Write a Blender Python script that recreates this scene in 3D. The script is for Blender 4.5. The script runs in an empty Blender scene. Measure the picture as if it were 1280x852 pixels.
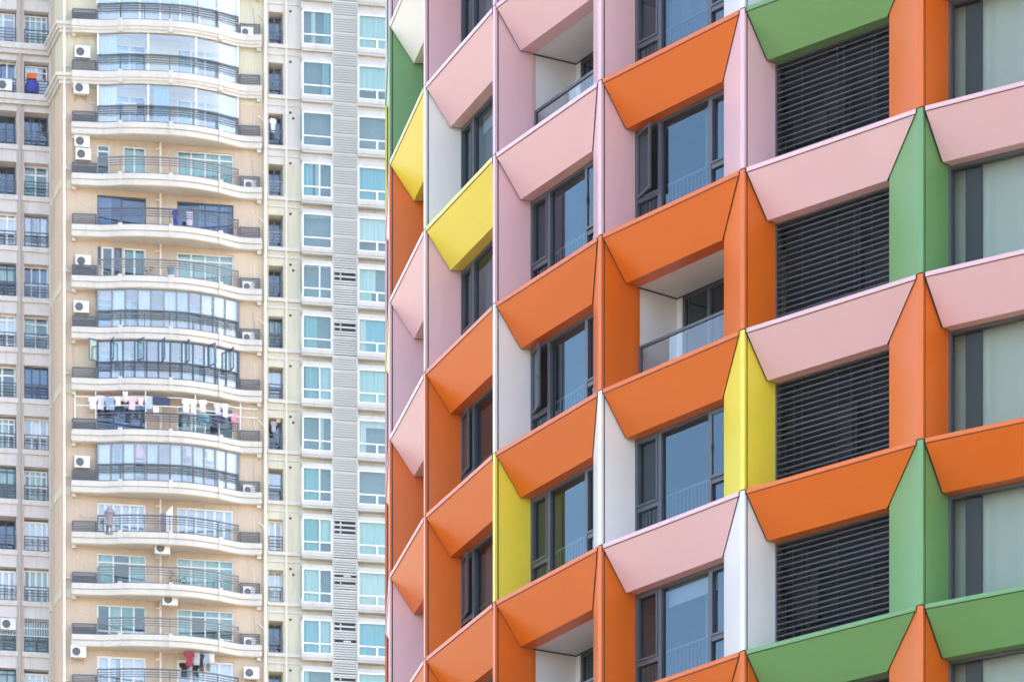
import bpy, math, random
from mathutils import Vector
random.seed(11)
R = math.radians
scene = bpy.context.scene
COL = scene.collection

# ------------------------------------------------------------------ camera model
F = 6000.0            # focal length in pixels of the 1280 px wide photograph
YH = 2558.0           # horizon row (far below the frame, view camera with shift)
CZ = 1.6
cam = bpy.data.cameras.new("camera")
cam.sensor_width = 36.0
cam.lens = 36.0 * F / 1280.0
cam.shift_y = (YH - 426.0) / 1280.0
cam.clip_start = 1.0
cam.clip_end = 9000.0
cam.dof.use_dof = True
cam.dof.focus_distance = 103.0
cam.dof.aperture_fstop = 4.5
camo = bpy.data.objects.new("camera", cam)
camo.location = (0, 0, CZ)
camo.rotation_euler = (R(90), 0, 0)
COL.objects.link(camo)
scene.camera = camo

# ------------------------------------------------------------------ materials
def new_mat(name):
    m = bpy.data.materials.new(name)
    m.use_nodes = True
    nt = m.node_tree
    nt.nodes.clear()
    return m, nt, nt.nodes, nt.links

def paint(name, rgb, rough=0.45, spec=0.5, var=0.05, scale=0.6, streak=0.0, bump=0.0, bscale=1.2, metal=0.0, dirt=None, dirt_amt=0.0, rnd=0.0):
    m, nt, N, L = new_mat(name)
    out = N.new('ShaderNodeOutputMaterial')
    b = N.new('ShaderNodeBsdfPrincipled')
    b.inputs['Roughness'].default_value = rough
    b.inputs['Specular IOR Level'].default_value = spec
    b.inputs['Metallic'].default_value = metal
    tc = N.new('ShaderNodeTexCoord')
    nz = N.new('ShaderNodeTexNoise')
    nz.inputs['Scale'].default_value = scale
    nz.inputs['Detail'].default_value = 5
    nz.inputs['Roughness'].default_value = 0.6
    L.new(tc.outputs['Object'], nz.inputs['Vector'])
    mr = N.new('ShaderNodeMapRange')
    mr.inputs['From Min'].default_value = 0.3
    mr.inputs['From Max'].default_value = 0.7
    mr.inputs['To Min'].default_value = 1 - var
    mr.inputs['To Max'].default_value = 1 + var
    L.new(nz.outputs['Fac'], mr.inputs['Value'])
    vm = N.new('ShaderNodeVectorMath'); vm.operation = 'SCALE'
    vm.inputs[0].default_value = rgb
    if rnd > 0:        # every panel is a batch of its own: slight tone difference
        oi = N.new('ShaderNodeObjectInfo')
        m3 = N.new('ShaderNodeMapRange')
        m3.inputs['To Min'].default_value = 1 - rnd; m3.inputs['To Max'].default_value = 1 + rnd
        L.new(oi.outputs['Random'], m3.inputs['Value'])
        mu = N.new('ShaderNodeMath'); mu.operation = 'MULTIPLY'
        L.new(mr.outputs['Result'], mu.inputs[0]); L.new(m3.outputs['Result'], mu.inputs[1])
        L.new(mu.outputs[0], vm.inputs['Scale'])
    else:
        L.new(mr.outputs['Result'], vm.inputs['Scale'])
    src = vm.outputs['Vector']
    if dirt_amt > 0:
        mp = N.new('ShaderNodeMapping')
        mp.inputs['Scale'].default_value = (2.2, 2.2, 0.22)
        L.new(tc.outputs['Object'], mp.inputs['Vector'])
        n2 = N.new('ShaderNodeTexNoise'); n2.inputs['Scale'].default_value = 1.6
        n2.inputs['Detail'].default_value = 6; n2.inputs['Roughness'].default_value = 0.65
        L.new(mp.outputs['Vector'], n2.inputs['Vector'])
        m2 = N.new('ShaderNodeMapRange')
        m2.inputs['From Min'].default_value = 0.48; m2.inputs['From Max'].default_value = 0.75
        m2.inputs['To Min'].default_value = 0; m2.inputs['To Max'].default_value = dirt_amt
        L.new(n2.outputs['Fac'], m2.inputs['Value'])
        mx = N.new('ShaderNodeMix'); mx.data_type = 'RGBA'
        L.new(m2.outputs['Result'], mx.inputs['Factor'])
        L.new(src, mx.inputs['A'])
        mx.inputs['B'].default_value = (*dirt, 1)
        src = mx.outputs['Result']
    L.new(src, b.inputs['Base Color'])
    # slight gloss variation
    mr2 = N.new('ShaderNodeMapRange')
    mr2.inputs['To Min'].default_value = rough * 0.85
    mr2.inputs['To Max'].default_value = min(1, rough * 1.15)
    L.new(nz.outputs['Fac'], mr2.inputs['Value'])
    L.new(mr2.outputs['Result'], b.inputs['Roughness'])
    if bump > 0:
        nb = N.new('ShaderNodeTexNoise'); nb.inputs['Scale'].default_value = bscale
        nb.inputs['Detail'].default_value = 2
        L.new(tc.outputs['Object'], nb.inputs['Vector'])
        bp = N.new('ShaderNodeBump'); bp.inputs['Strength'].default_value = 1.0
        bp.inputs['Distance'].default_value = bump
        L.new(nb.outputs['Fac'], bp.inputs['Height'])
        L.new(bp.outputs['Normal'], b.inputs['Normal'])
    L.new(b.outputs['BSDF'], out.inputs['Surface'])
    return m

def glass(name, tint, base_refl=0.12, ior=1.6, rough=0.0, refl_tint=(1, 1, 1)):
    """pane: tinted see-through sheet with a mirror reflection that grows at grazing angles"""
    m, nt, N, L = new_mat(name)
    out = N.new('ShaderNodeOutputMaterial')
    tr = N.new('ShaderNodeBsdfTransparent'); tr.inputs['Color'].default_value = (*tint, 1)
    gl = N.new('ShaderNodeBsdfGlossy'); gl.inputs['Roughness'].default_value = rough
    gl.inputs['Color'].default_value = (*refl_tint, 1)
    fr = N.new('ShaderNodeFresnel')
    ge = N.new('ShaderNodeNewGeometry')          # same reflection from either side of the thin sheet
    im = N.new('ShaderNodeMapRange')
    im.inputs['To Min'].default_value = ior; im.inputs['To Max'].default_value = 1.0 / ior
    L.new(ge.outputs['Backfacing'], im.inputs['Value']); L.new(im.outputs['Result'], fr.inputs['IOR'])
    ad = N.new('ShaderNodeMath'); ad.operation = 'ADD'; ad.use_clamp = True
    ad.inputs[1].default_value = base_refl
    L.new(fr.outputs['Fac'], ad.inputs[0])
    tc = N.new('ShaderNodeTexCoord')
    nb = N.new('ShaderNodeTexNoise'); nb.inputs['Scale'].default_value = 0.5
    nb.inputs['Detail'].default_value = 1
    L.new(tc.outputs['Object'], nb.inputs['Vector'])
    bp = N.new('ShaderNodeBump'); bp.inputs['Distance'].default_value = 0.010
    bp.inputs['Strength'].default_value = 0.6
    L.new(nb.outputs['Fac'], bp.inputs['Height'])
    L.new(bp.outputs['Normal'], gl.inputs['Normal'])
    mx = N.new('ShaderNodeMixShader')
    L.new(ad.outputs[0], mx.inputs['Fac'])
    L.new(tr.outputs[0], mx.inputs[1]); L.new(gl.outputs[0], mx.inputs[2])
    L.new(mx.outputs[0], out.inputs['Surface'])
    return m

def curtain_mat(name, rgb, folds=9.0, depth=0.35):
    m, nt, N, L = new_mat(name)
    out = N.new('ShaderNodeOutputMaterial')
    b = N.new('ShaderNodeBsdfPrincipled')
    b.inputs['Roughness'].default_value = 0.9
    b.inputs['Specular IOR Level'].default_value = 0.1
    b.inputs['Base Color'].default_value = (*rgb, 1)
    tc = N.new('ShaderNodeTexCoord')
    w = N.new('ShaderNodeTexWave'); w.wave_type = 'BANDS'; w.bands_direction = 'X'
    w.inputs['Scale'].default_value = folds * 0.16
    w.inputs['Distortion'].default_value = 2.5
    w.inputs['Detail'].default_value = 2
    L.new(tc.outputs['Object'], w.inputs['Vector'])
    bp = N.new('ShaderNodeBump'); bp.inputs['Distance'].default_value = 0.08
    bp.inputs['Strength'].default_value = depth
    L.new(w.outputs['Fac'], bp.inputs['Height'])
    L.new(bp.outputs['Normal'], b.inputs['Normal'])
    L.new(b.outputs['BSDF'], out.inputs['Surface'])
    return m

M = {}
# coated aluminium of the coloured building
fac = dict(rough=0.31, spec=0.5, var=0.03, scale=0.35, bump=0.006, bscale=0.7, dirt=(0.30, 0.27, 0.25), dirt_amt=0.025, rnd=0.035)
M['pink'] = paint('pink_coated_metal', (0.72, 0.455, 0.475), **fac)
M['orange'] = paint('orange_coated_metal', (0.67, 0.132, 0.002), **{**fac, 'dirt_amt': 0, 'spec': 0.42})
M['white'] = paint('white_coated_metal', (0.755, 0.755, 0.74), **fac)
M['green'] = paint('green_coated_metal', (0.135, 0.305, 0.098), **fac)
M['yellow'] = paint('yellow_coated_metal', (0.77, 0.64, 0.045), **fac)
M['gasket'] = paint('black_gasket', (0.02, 0.02, 0.022), rough=0.7)
M['frame'] = paint('slate_window_frame', (0.072, 0.079, 0.096), rough=0.4, var=0.06)
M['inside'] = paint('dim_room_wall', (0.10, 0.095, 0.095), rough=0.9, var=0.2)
M['slat'] = paint('charcoal_louvre', (0.07, 0.073, 0.088), rough=0.4, var=0.12)
M['plantdark'] = paint('dark_plant_casing', (0.02, 0.019, 0.022), rough=0.7)
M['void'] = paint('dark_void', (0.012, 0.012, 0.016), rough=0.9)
M['recess'] = paint('white_recess_lining', (0.72, 0.73, 0.74), rough=0.5, var=0.03)
M['glass'] = glass('bluish_reflective_glass', (0.45, 0.50, 0.56), base_refl=0.04, ior=1.6, refl_tint=(0.62, 0.86, 1.0))
M['glass_large'] = glass('greenish_large_pane', (0.74, 0.80, 0.76), base_refl=0.0, ior=1.30, refl_tint=(1.0, 0.95, 0.82))
M['glass_balu'] = glass('balustrade_glass', (0.72, 0.82, 0.84), base_refl=0.06, ior=1.5)
M['sheer'] = curtain_mat('sheer_curtain', (0.50, 0.535, 0.505), 5, 0.15)
M['voile'] = curtain_mat('grey_voile_curtain', (0.27, 0.29, 0.30), 6, 0.3)
M['inner_rail'] = paint('grey_steel_rail', (0.24, 0.26, 0.28), rough=0.4)
# apartment tower
dirty = dict(dirt=(0.36, 0.30, 0.25), dirt_amt=0.42)
M['tan'] = paint('tan_render', (0.56, 0.445, 0.33), rough=0.85, spec=0.2, var=0.06, scale=0.25, **dirty)
M['tan_side'] = M['tan']
M['cream'] = paint('cream_render', (0.60, 0.56, 0.41), rough=0.85, spec=0.2, var=0.05, scale=0.25, **dirty)
M['ivory'] = paint('ivory_render', (0.58, 0.55, 0.435), rough=0.85, spec=0.2, var=0.05, scale=0.3, **dirty)
M['slabwhite'] = paint('white_slab_paint', (0.575, 0.55, 0.505), rough=0.7, spec=0.25, var=0.05, scale=0.5, dirt=(0.38, 0.34, 0.29), dirt_amt=0.36)
M['wing'] = paint('pale_grey_render', (0.58, 0.555, 0.54), rough=0.85, spec=0.2, var=0.06, scale=0.3, **dirty)
M['wing_pil'] = paint('pinkish_brown_tile', (0.48, 0.40, 0.335), rough=0.7, spec=0.25, var=0.06, scale=0.5, **dirty)
M['louvre'] = paint('light_grey_louvre', (0.51, 0.52, 0.49), rough=0.5, spec=0.3, var=0.05)
M['louvre_light'] = paint('white_louvre_rail', (0.62, 0.62, 0.60), rough=0.5)
M['louvre_back'] = paint('louvre_backing', (0.30, 0.30, 0.29), rough=0.8)
M['sillgrey'] = paint('grey_sill', (0.48, 0.48, 0.47), rough=0.7, var=0.08, **dirty)
M['upvc'] = paint('white_window_frame', (0.80, 0.80, 0.79), rough=0.4, var=0.03)
M['navyframe'] = paint('navy_window_frame', (0.06, 0.08, 0.13), rough=0.4)
M['greyframe'] = paint('grey_window_frame', (0.20, 0.225, 0.25), rough=0.4)
M['rail'] = paint('dark_grey_railing', (0.07, 0.082, 0.10), rough=0.45)
M['rail_navy'] = paint('navy_railing', (0.05, 0.064, 0.10), rough=0.45)
M['rail_brown'] = paint('brown_grey_railing', (0.155, 0.15, 0.15), rough=0.5)
M['mesh'] = paint('grey_cage_panel', (0.16, 0.175, 0.19), rough=0.6, var=0.15, scale=3)
M['tglass'] = glass('aqua_window_glass', (0.74, 0.87, 0.865), base_refl=0.13, ior=1.55, refl_tint=(0.60, 0.76, 0.70))
M['tglass_clear'] = glass('clear_glazing', (0.88, 0.94, 0.95), base_refl=0.20, ior=1.5)
M['tglass_dark'] = glass('navy_glass', (0.40, 0.48, 0.62), base_refl=0.10, ior=1.5, refl_tint=(0.7, 0.85, 1.0))
M['c_white'] = curtain_mat('white_curtain', (0.60, 0.61, 0.59))
M['c_aqua'] = curtain_mat('aqua_curtain', (0.46, 0.56, 0.53))
M['c_teal'] = curtain_mat('teal_curtain', (0.20, 0.37, 0.385))
M['c_blue'] = curtain_mat('blue_curtain', (0.20, 0.39, 0.46))
M['c_grey'] = curtain_mat('grey_curtain', (0.46, 0.52, 0.54))
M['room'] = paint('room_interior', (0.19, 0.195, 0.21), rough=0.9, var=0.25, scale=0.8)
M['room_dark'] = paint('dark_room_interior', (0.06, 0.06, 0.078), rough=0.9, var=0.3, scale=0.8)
M['acwhite'] = paint('off_white_casing', (0.72, 0.71, 0.68), rough=0.5, var=0.06, scale=2)
M['acdark'] = paint('dark_fan_grille', (0.08, 0.08, 0.09), rough=0.6)
M['pipe'] = paint('cream_plastic_pipe', (0.78, 0.71, 0.60), rough=0.5)
M['pipe_grey'] = paint('grey_pipe', (0.42, 0.40, 0.39), rough=0.5)

def cloth_mat(name, rgb):
    return paint(name, rgb, rough=0.9, spec=0.1, var=0.12, scale=3.0, bump=0.02, bscale=5)

# ------------------------------------------------------------------ mesh building
class Fr:
    """plan frame: origin (x, y), direction u, inward direction d"""
    def __init__(s, ox, oy, ux, uy, nx, ny):
        s.o = (ox, oy); s.u = (ux, uy); s.n = (nx, ny)
    def p(s, u, d, z):
        return (s.o[0] + u * s.u[0] + d * s.n[0], s.o[1] + u * s.u[1] + d * s.n[1], z)

class MB:
    def __init__(s):
        s.v = []; s.f = []; s.m = []
    def face(s, pts, m=0):
        i = len(s.v); s.v += [tuple(p) for p in pts]
        s.f.append(tuple(range(i, i + len(pts)))); s.m.append(m)
    def box(s, fr, u0, u1, d0, d1, z0, z1, m=0):
        i = len(s.v)
        for z in (z0, z1):
            for (u, d) in ((u0, d0), (u1, d0), (u1, d1), (u0, d1)):
                s.v.append(fr.p(u, d, z))
        for f in ((0, 1, 2, 3), (4, 5, 6, 7), (0, 1, 5, 4), (1, 2, 6, 5), (2, 3, 7, 6), (3, 0, 4, 7)):
            s.f.append(tuple(i + k for k in f)); s.m.append(m)
    def prism(s, plan, z0, z1, m=0, mats=None, caps=True):
        """plan: list of (x, y) world points"""
        n = len(plan); i = len(s.v)
        for z in (z0, z1):
            s.v += [(x, y, z) for x, y in plan]
        for k in range(n):
            j = (k + 1) % n
            s.f.append((i + k, i + j, i + n + j, i + n + k)); s.m.append(mats[k] if mats else m)
        if caps:
            s.f.append(tuple(i + k for k in range(n))); s.m.append(m)
            s.f.append(tuple(i + n + k for k in range(n))); s.m.append(m)
    def sweep(s, path, prof, m=0, closed_prof=True, caps=True):
        """path: list of (x, y, ox, oy): plan point and outward unit vector; prof: (out, z) list"""
        n = len(prof); i = len(s.v)
        for (x, y, ox, oy) in path:
            for (o, z) in prof:
                s.v.append((x + ox * o, y + oy * o, z))
        for a in range(len(path) - 1):
            for k in range(n if closed_prof else n - 1):
                j = (k + 1) % n
                s.f.append((i + a * n + k, i + a * n + j, i + (a + 1) * n + j, i + (a + 1) * n + k)); s.m.append(m)
        if caps and closed_prof:
            s.f.append(tuple(i + k for k in range(n))); s.m.append(m)
            e = i + (len(path) - 1) * n
            s.f.append(tuple(e + k for k in range(n))); s.m.append(m)
    def tube(s, a, b, r, n=6, m=0):
        a = Vector(a); b = Vector(b); ax = (b - a).normalized()
        t = Vector((0, 0, 1)) if abs(ax.z) < 0.9 else Vector((1, 0, 0))
        e1 = ax.cross(t).normalized(); e2 = ax.cross(e1)
        i = len(s.v)
        for c in (a, b):
            for k in range(n):
                q = 2 * math.pi * k / n
                s.v.append(tuple(c + e1 * (r * math.cos(q)) + e2 * (r * math.sin(q))))
        for k in range(n):
            j = (k + 1) % n
            s.f.append((i + k, i + j, i + n + j, i + n + k)); s.m.append(m)
        s.f.append(tuple(i + k for k in range(n))); s.m.append(m)
        s.f.append(tuple(i + n + k for k in range(n))); s.m.append(m)
    def build(s, name, mats, parent=None, origin=(0, 0, 0), smooth=False, fix=True):
        me = bpy.data.meshes.new(name)
        ox, oy, oz = origin
        me.from_pydata([(x - ox, y - oy, z - oz) for x, y, z in s.v], [], s.f)
        if not isinstance(mats, (list, tuple)): mats = [mats]
        for mm in mats: me.materials.append(mm)
        me.polygons.foreach_set('material_index', s.m)
        if smooth: me.polygons.foreach_set('use_smooth', [True] * len(s.f))
        me.update()
        if fix:
            import bmesh
            bm = bmesh.new(); bm.from_mesh(me)
            bmesh.ops.recalc_face_normals(bm, faces=bm.faces)
            bm.to_mesh(me); bm.free()
        o = bpy.data.objects.new(name, me)
        COL.objects.link(o)
        if parent: o.parent = parent
        else: o.location = origin
        return o

def tag(o, label=None, cat=None, group=None, kind=None):
    if label: o['label'] = label
    if cat: o['category'] = cat
    if group: o['group'] = group
    if kind: o['kind'] = kind
    return o

def empty(name, loc, label, cat, group=None, rz=0):
    o = bpy.data.objects.new(name, None)
    o.location = loc; o.rotation_euler = (0, 0, rz)
    o.empty_display_size = 0.5
    COL.objects.link(o)
    return tag(o, label, cat, group)

# ------------------------------------------------------------------ ground
g = MB()
S = 1400
g.face([(-S, -S, 0), (S, -S, 0), (S, S, 0), (-S, S, 0)])
M['ground'] = paint('pale_paving', (0.178, 0.149, 0.106), rough=0.5, spec=0.5, var=0.15, scale=0.05)
tag(g.build('ground', M['ground']), 'pale concrete city ground far below the frame', kind='structure')

# ================================================================== THE COLOURED BUILDING
H = 3.3
XC, YC, RAD = 8.05 * H - 0.05, 36.03 * H, 9.0 * H
A0, ST = R(7.15), R(8.92)
ZA = CZ + 11.70 * H
def zrow(r): return ZA + r * H
def vert(i):
    a = A0 + ST * i
    return (XC - RAD * math.cos(a), YC - RAD * math.sin(a))
LB = 2 * RAD * math.sin(ST / 2)
def bayframe(b):
    p, q = vert(b), vert(b + 1)
    ux, uy = (q[0] - p[0]) / LB, (q[1] - p[1]) / LB
    return Fr(p[0], p[1], ux, uy, -uy, ux)

croot = empty('residential_block', (XC, YC, 0), 'curved apartment block with a honeycomb facade of pink, orange, white, green and yellow angled panels', 'building')
CO = (XC, YC, 0)

HW = 0.06          # half width of the fin's front edge
UR, DR = 0.19, 0.86    # right cheek of a fin ends here (bay on its right)
UL, DS = 1.23, 0.57    # left cheek of a fin ends here (bay on its left)
LIP, HEAD = 0.085, 0.95
RMIN, RMAX = -4, 4
BMIN, BMAX = -2, 6     # bays; vertices BMIN..BMAX+1
V0 = 0                 # vertex 0 is the mullion at x = 487

FIN = {  # mullion: {row: colour}, the piece that ends under floor line `row`
    5: {2: 'pink', 1: 'orange', 0: 'green', -1: 'orange', -2: 'green', -3: 'orange', -4: 'pink'},
    4: {3: 'pink', 2: 'white', 1: 'pink', 0: 'orange', -1: 'yellow', -2: 'white', -3: 'orange', -4: 'green'},
    3: {3: 'pink', 2: 'pink', 1: 'pink', 0: 'orange', -1: 'white', -2: 'orange', -3: 'pink'},
    2: {4: 'orange', 3: 'pink', 2: 'pink', 1: 'pink', 0: 'white', -1: 'yellow', -2: 'orange', -3: 'white'},
    1: {4: 'white', 3: 'pink', 2: 'white', 1: 'pink', 0: 'orange', -1: 'orange', -2: 'orange', -3: 'pink'},
    0: {4: 'pink', 3: 'green', 2: 'orange', 1: 'pink', 0: 'orange', -1: 'pink', -2: 'orange'},
    -1: {4: 'white', 3: 'yellow', 2: 'pink', 1: 'pink', 0: 'orange', -1: 'orange', -2: 'pink'},
}
BEAM = {
    6: {2: 'orange', 1: 'orange', 0: 'pink', -1: 'pink', -2: 'orange', -3: 'green', -4: 'pink'},
    5: {2: 'white', 1: 'green', 0: 'pink', -1: 'pink', -2: 'orange', -3: 'green', -4: 'orange'},
    4: {3: 'orange', 2: 'pink', 1: 'orange', 0: 'orange', -1: 'orange', -2: 'pink', -3: 'orange'},
    3: {3: 'orange', 2: 'pink', 1: 'pink', 0: 'orange', -1: 'orange', -2: 'orange', -3: 'pink'},
    2: {4: 'pink', 3: 'orange', 2: 'pink', 1: 'yellow', 0: 'orange', -1: 'orange', -2: 'orange', -3: 'yellow'},
    1: {4: 'orange', 3: 'white', 2: 'yellow', 1: 'pink', 0: 'pink', -1: 'orange', -2: 'orange'},
}
pal = ['pink', 'orange', 'pink', 'orange', 'white', 'green', 'yellow']
def fin_col(v, r): return FIN.get(v, {}).get(r) or pal[(v * 3 + r * 5) % 7]
def beam_col(b, r): return BEAM.get(b + 1, {}).get(r) or pal[(b * 5 + r * 3 + 1) % 7]   # BEAM rows count the bays from 1

def in_sight(b, r):
    """rows that come near the frame for a bay (the rest of the building is left plain)"""
    vx, vy = vert(b)[0], vert(b)[1]
    vx2, vy2 = vert(b + 1)
    ys = []
    for (x, y) in ((vx, vy), (vx2, vy2)):
        for z in (zrow(r), zrow(r - 1)):
            ys.append(YH - (z - CZ) * F / y)
    return max(ys) > -60 and min(ys) < 912

# fins --------------------------------------------------------------
def fin_plan(v, inset=0.0):
    fl, frr = bayframe(v - 1), bayframe(v)
    i = inset
    pts = [fl.p(LB - HW + i, i * 0.6, 0), fl.p(LB - UL + i * 1.6, DS + i * .4, 0), fl.p(LB - UL + i, DR + .1, 0),
           frr.p(UR - i, DR + .1, 0), frr.p(UR - i, DR, 0), frr.p(HW - i, i * 0.6, 0)]
    return [(p[0], p[1]) for p in pts]

for v in range(BMIN + 1, BMAX + 2):
    rows = [r for r in range(RMIN, RMAX + 1) if in_sight(v - 1 if v > BMIN else v, r) or in_sight(min(v, BMAX), r)]
    if not rows: continue
    plan = fin_plan(v)
    frr = bayframe(v)
    for r in rows:
        mb = MB()
        z0, z1 = zrow(r - 1) + 0.016, zrow(r) - 0.010
        mb.prism(plan, z0, z1, 0)
        # dark joint strip between the front profile and the right cheek
        q = 0.055
        tdx = (UR - HW) / DR
        a0 = frr.p(HW + tdx * q + 0.003, q, 0); a1 = frr.p(HW + tdx * (q + .028) + 0.003, q + .028, 0)
        mb.face([(a0[0], a0[1], z0 + .01), (a1[0], a1[1], z0 + .01), (a1[0], a1[1], z1 - LIP), (a0[0], a0[1], z1 - LIP)], 1)
        c = fin_col(v, r)
        o = mb.build('fin_panel', [M[c], M['gasket']], croot, CO)
        tag(o, c + ' upright wedge fin panel')
    mb = MB()
    mb.prism(fin_plan(v, 0.03), zrow(rows[0] - 1), zrow(rows[-1]), 0)
    mb.build('mullion_core', M['gasket'], croot, CO)

# sloping spandrels --------------------------------------------------
def left_u(d): return HW + (UR - HW) * d / DR
def right_u(d): return LB - (HW + (UL - HW) * min(d / DS, 1))
def spandrel(b, r):
    fr = bayframe(b); z = zrow(r); mb = MB(); g = 0.055
    rows = [(-0.0, z), (-0.0, z - LIP), (0.014, z - LIP - 0.006), (DS, z - HEAD), (DR + .06, z - HEAD), (DR + .06, z)]
    n = len(rows); i = len(mb.v)
    for side in (0, 1):
        for (d, zz) in rows:
            u = left_u(max(d, 0)) + g if side == 0 else right_u(max(d, 0)) - g
            mb.v.append(fr.p(u, d, zz))
    for k in range(n):
        j = (k + 1) % n
        mb.f.append((i + k, i + j, i + n + j, i + n + k)); mb.m.append(0)
    mb.f.append(tuple(i + k for k in range(n))); mb.m.append(1)
    mb.f.append(tuple(i + n + k for k in range(n))); mb.m.append(1)
    # joint sealing strip behind the panel edge, spanning fin to fin
    rows2 = [(0.02, z - 0.012), (0.022, z - LIP - 0.0), (0.05, z - LIP - 0.02), (DS + .02, z - HEAD + .016), (DR + .05, z - HEAD + .016)]
    for a in range(len(rows2) - 1):
        d0, y0 = rows2[a]; d1, y1 = rows2[a + 1]
        mb.face([fr.p(left_u(d0) - .005, d0, y0), fr.p(right_u(d0) + .005, d0, y0), fr.p(right_u(d1) + .005, d1, y1), fr.p(left_u(d1) - .005, d1, y1)], 1)
    # thin dark groove strip under the lip
    mb.face([fr.p(left_u(.014) + g, .0135, z - LIP - .001), fr.p(right_u(.014) - g, .0135, z - LIP - .001),
             fr.p(right_u(.02) - g, .0165, z - LIP - .022), fr.p(left_u(.02) + g, .0165, z - LIP - .022)], 1)
    c = beam_col(b, r)
    o = mb.build('spandrel_panel', [M[c], M['gasket']], croot, CO)
    tag(o, c + ' sloping spandrel panel')

# what fills a cell ---------------------------------------------------
WU0, WU1 = UR - 0.01, LB - UL + 0.02      # opening in the window plane
KIND = {(3, 2): 'recess', (3, -2): 'recess', (4, 0): 'recess', (2, -2): 'recess_x'}
OPEN = {(4, 1): .30, (3, 0): .30, (2, 0): .14, (2, -1): .18}
OPENR = {(3, 1), (4, -1)}

def rect_frame(mb, fr, u0, u1, z0, z1, d0, d1, w, m=0):
    mb.box(fr, u0, u0 + w, d0, d1, z0, z1, m); mb.box(fr, u1 - w, u1, d0, d1, z0, z1, m)
    mb.box(fr, u0 + w, u1 - w, d0, d1, z0, z0 + w, m); mb.box(fr, u0 + w, u1 - w, d0, d1, z1 - w, z1, m)

def sash_mesh(fr, hinge_u, w, z0, z1, d, ang, side):
    """an opened outward casement: hinge at hinge_u; side +1 = leaf extends to +u when closed"""
    ca, sa = math.cos(ang), math.sin(ang)
    ox, oy, _ = fr.p(hinge_u, d, 0)
    ux = fr.u[0] * ca * side - fr.n[0] * sa; uy = fr.u[1] * ca * side - fr.n[1] * sa
    f2 = Fr(ox, oy, ux, uy, fr.n[0] * ca + fr.u[0] * sa * side, fr.n[1] * ca + fr.u[1] * sa * side)
    mb = MB()
    rect_frame(mb, f2, 0, w, z0, z1, -.02, .03, .06, 0)
    mb.face([f2.p(.06, .005, z0 + .06), f2.p(w - .06, .005, z0 + .06), f2.p(w - .06, .005, z1 - .06), f2.p(.06, .005, z1 - .06)], 1)
    mb.tube(f2.p(w - .05, -.03, z0 + (z1 - z0) * .42), f2.p(w - .05, -.03, z0 + (z1 - z0) * .5), .015, 5, 0)
    return mb

def quad(mb, fr, u0, u1, z0, z1, d, m=0):
    mb.face([fr.p(u0, d, z0), fr.p(u1, d, z0), fr.p(u1, d, z1), fr.p(u0, d, z1)], m)

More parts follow.
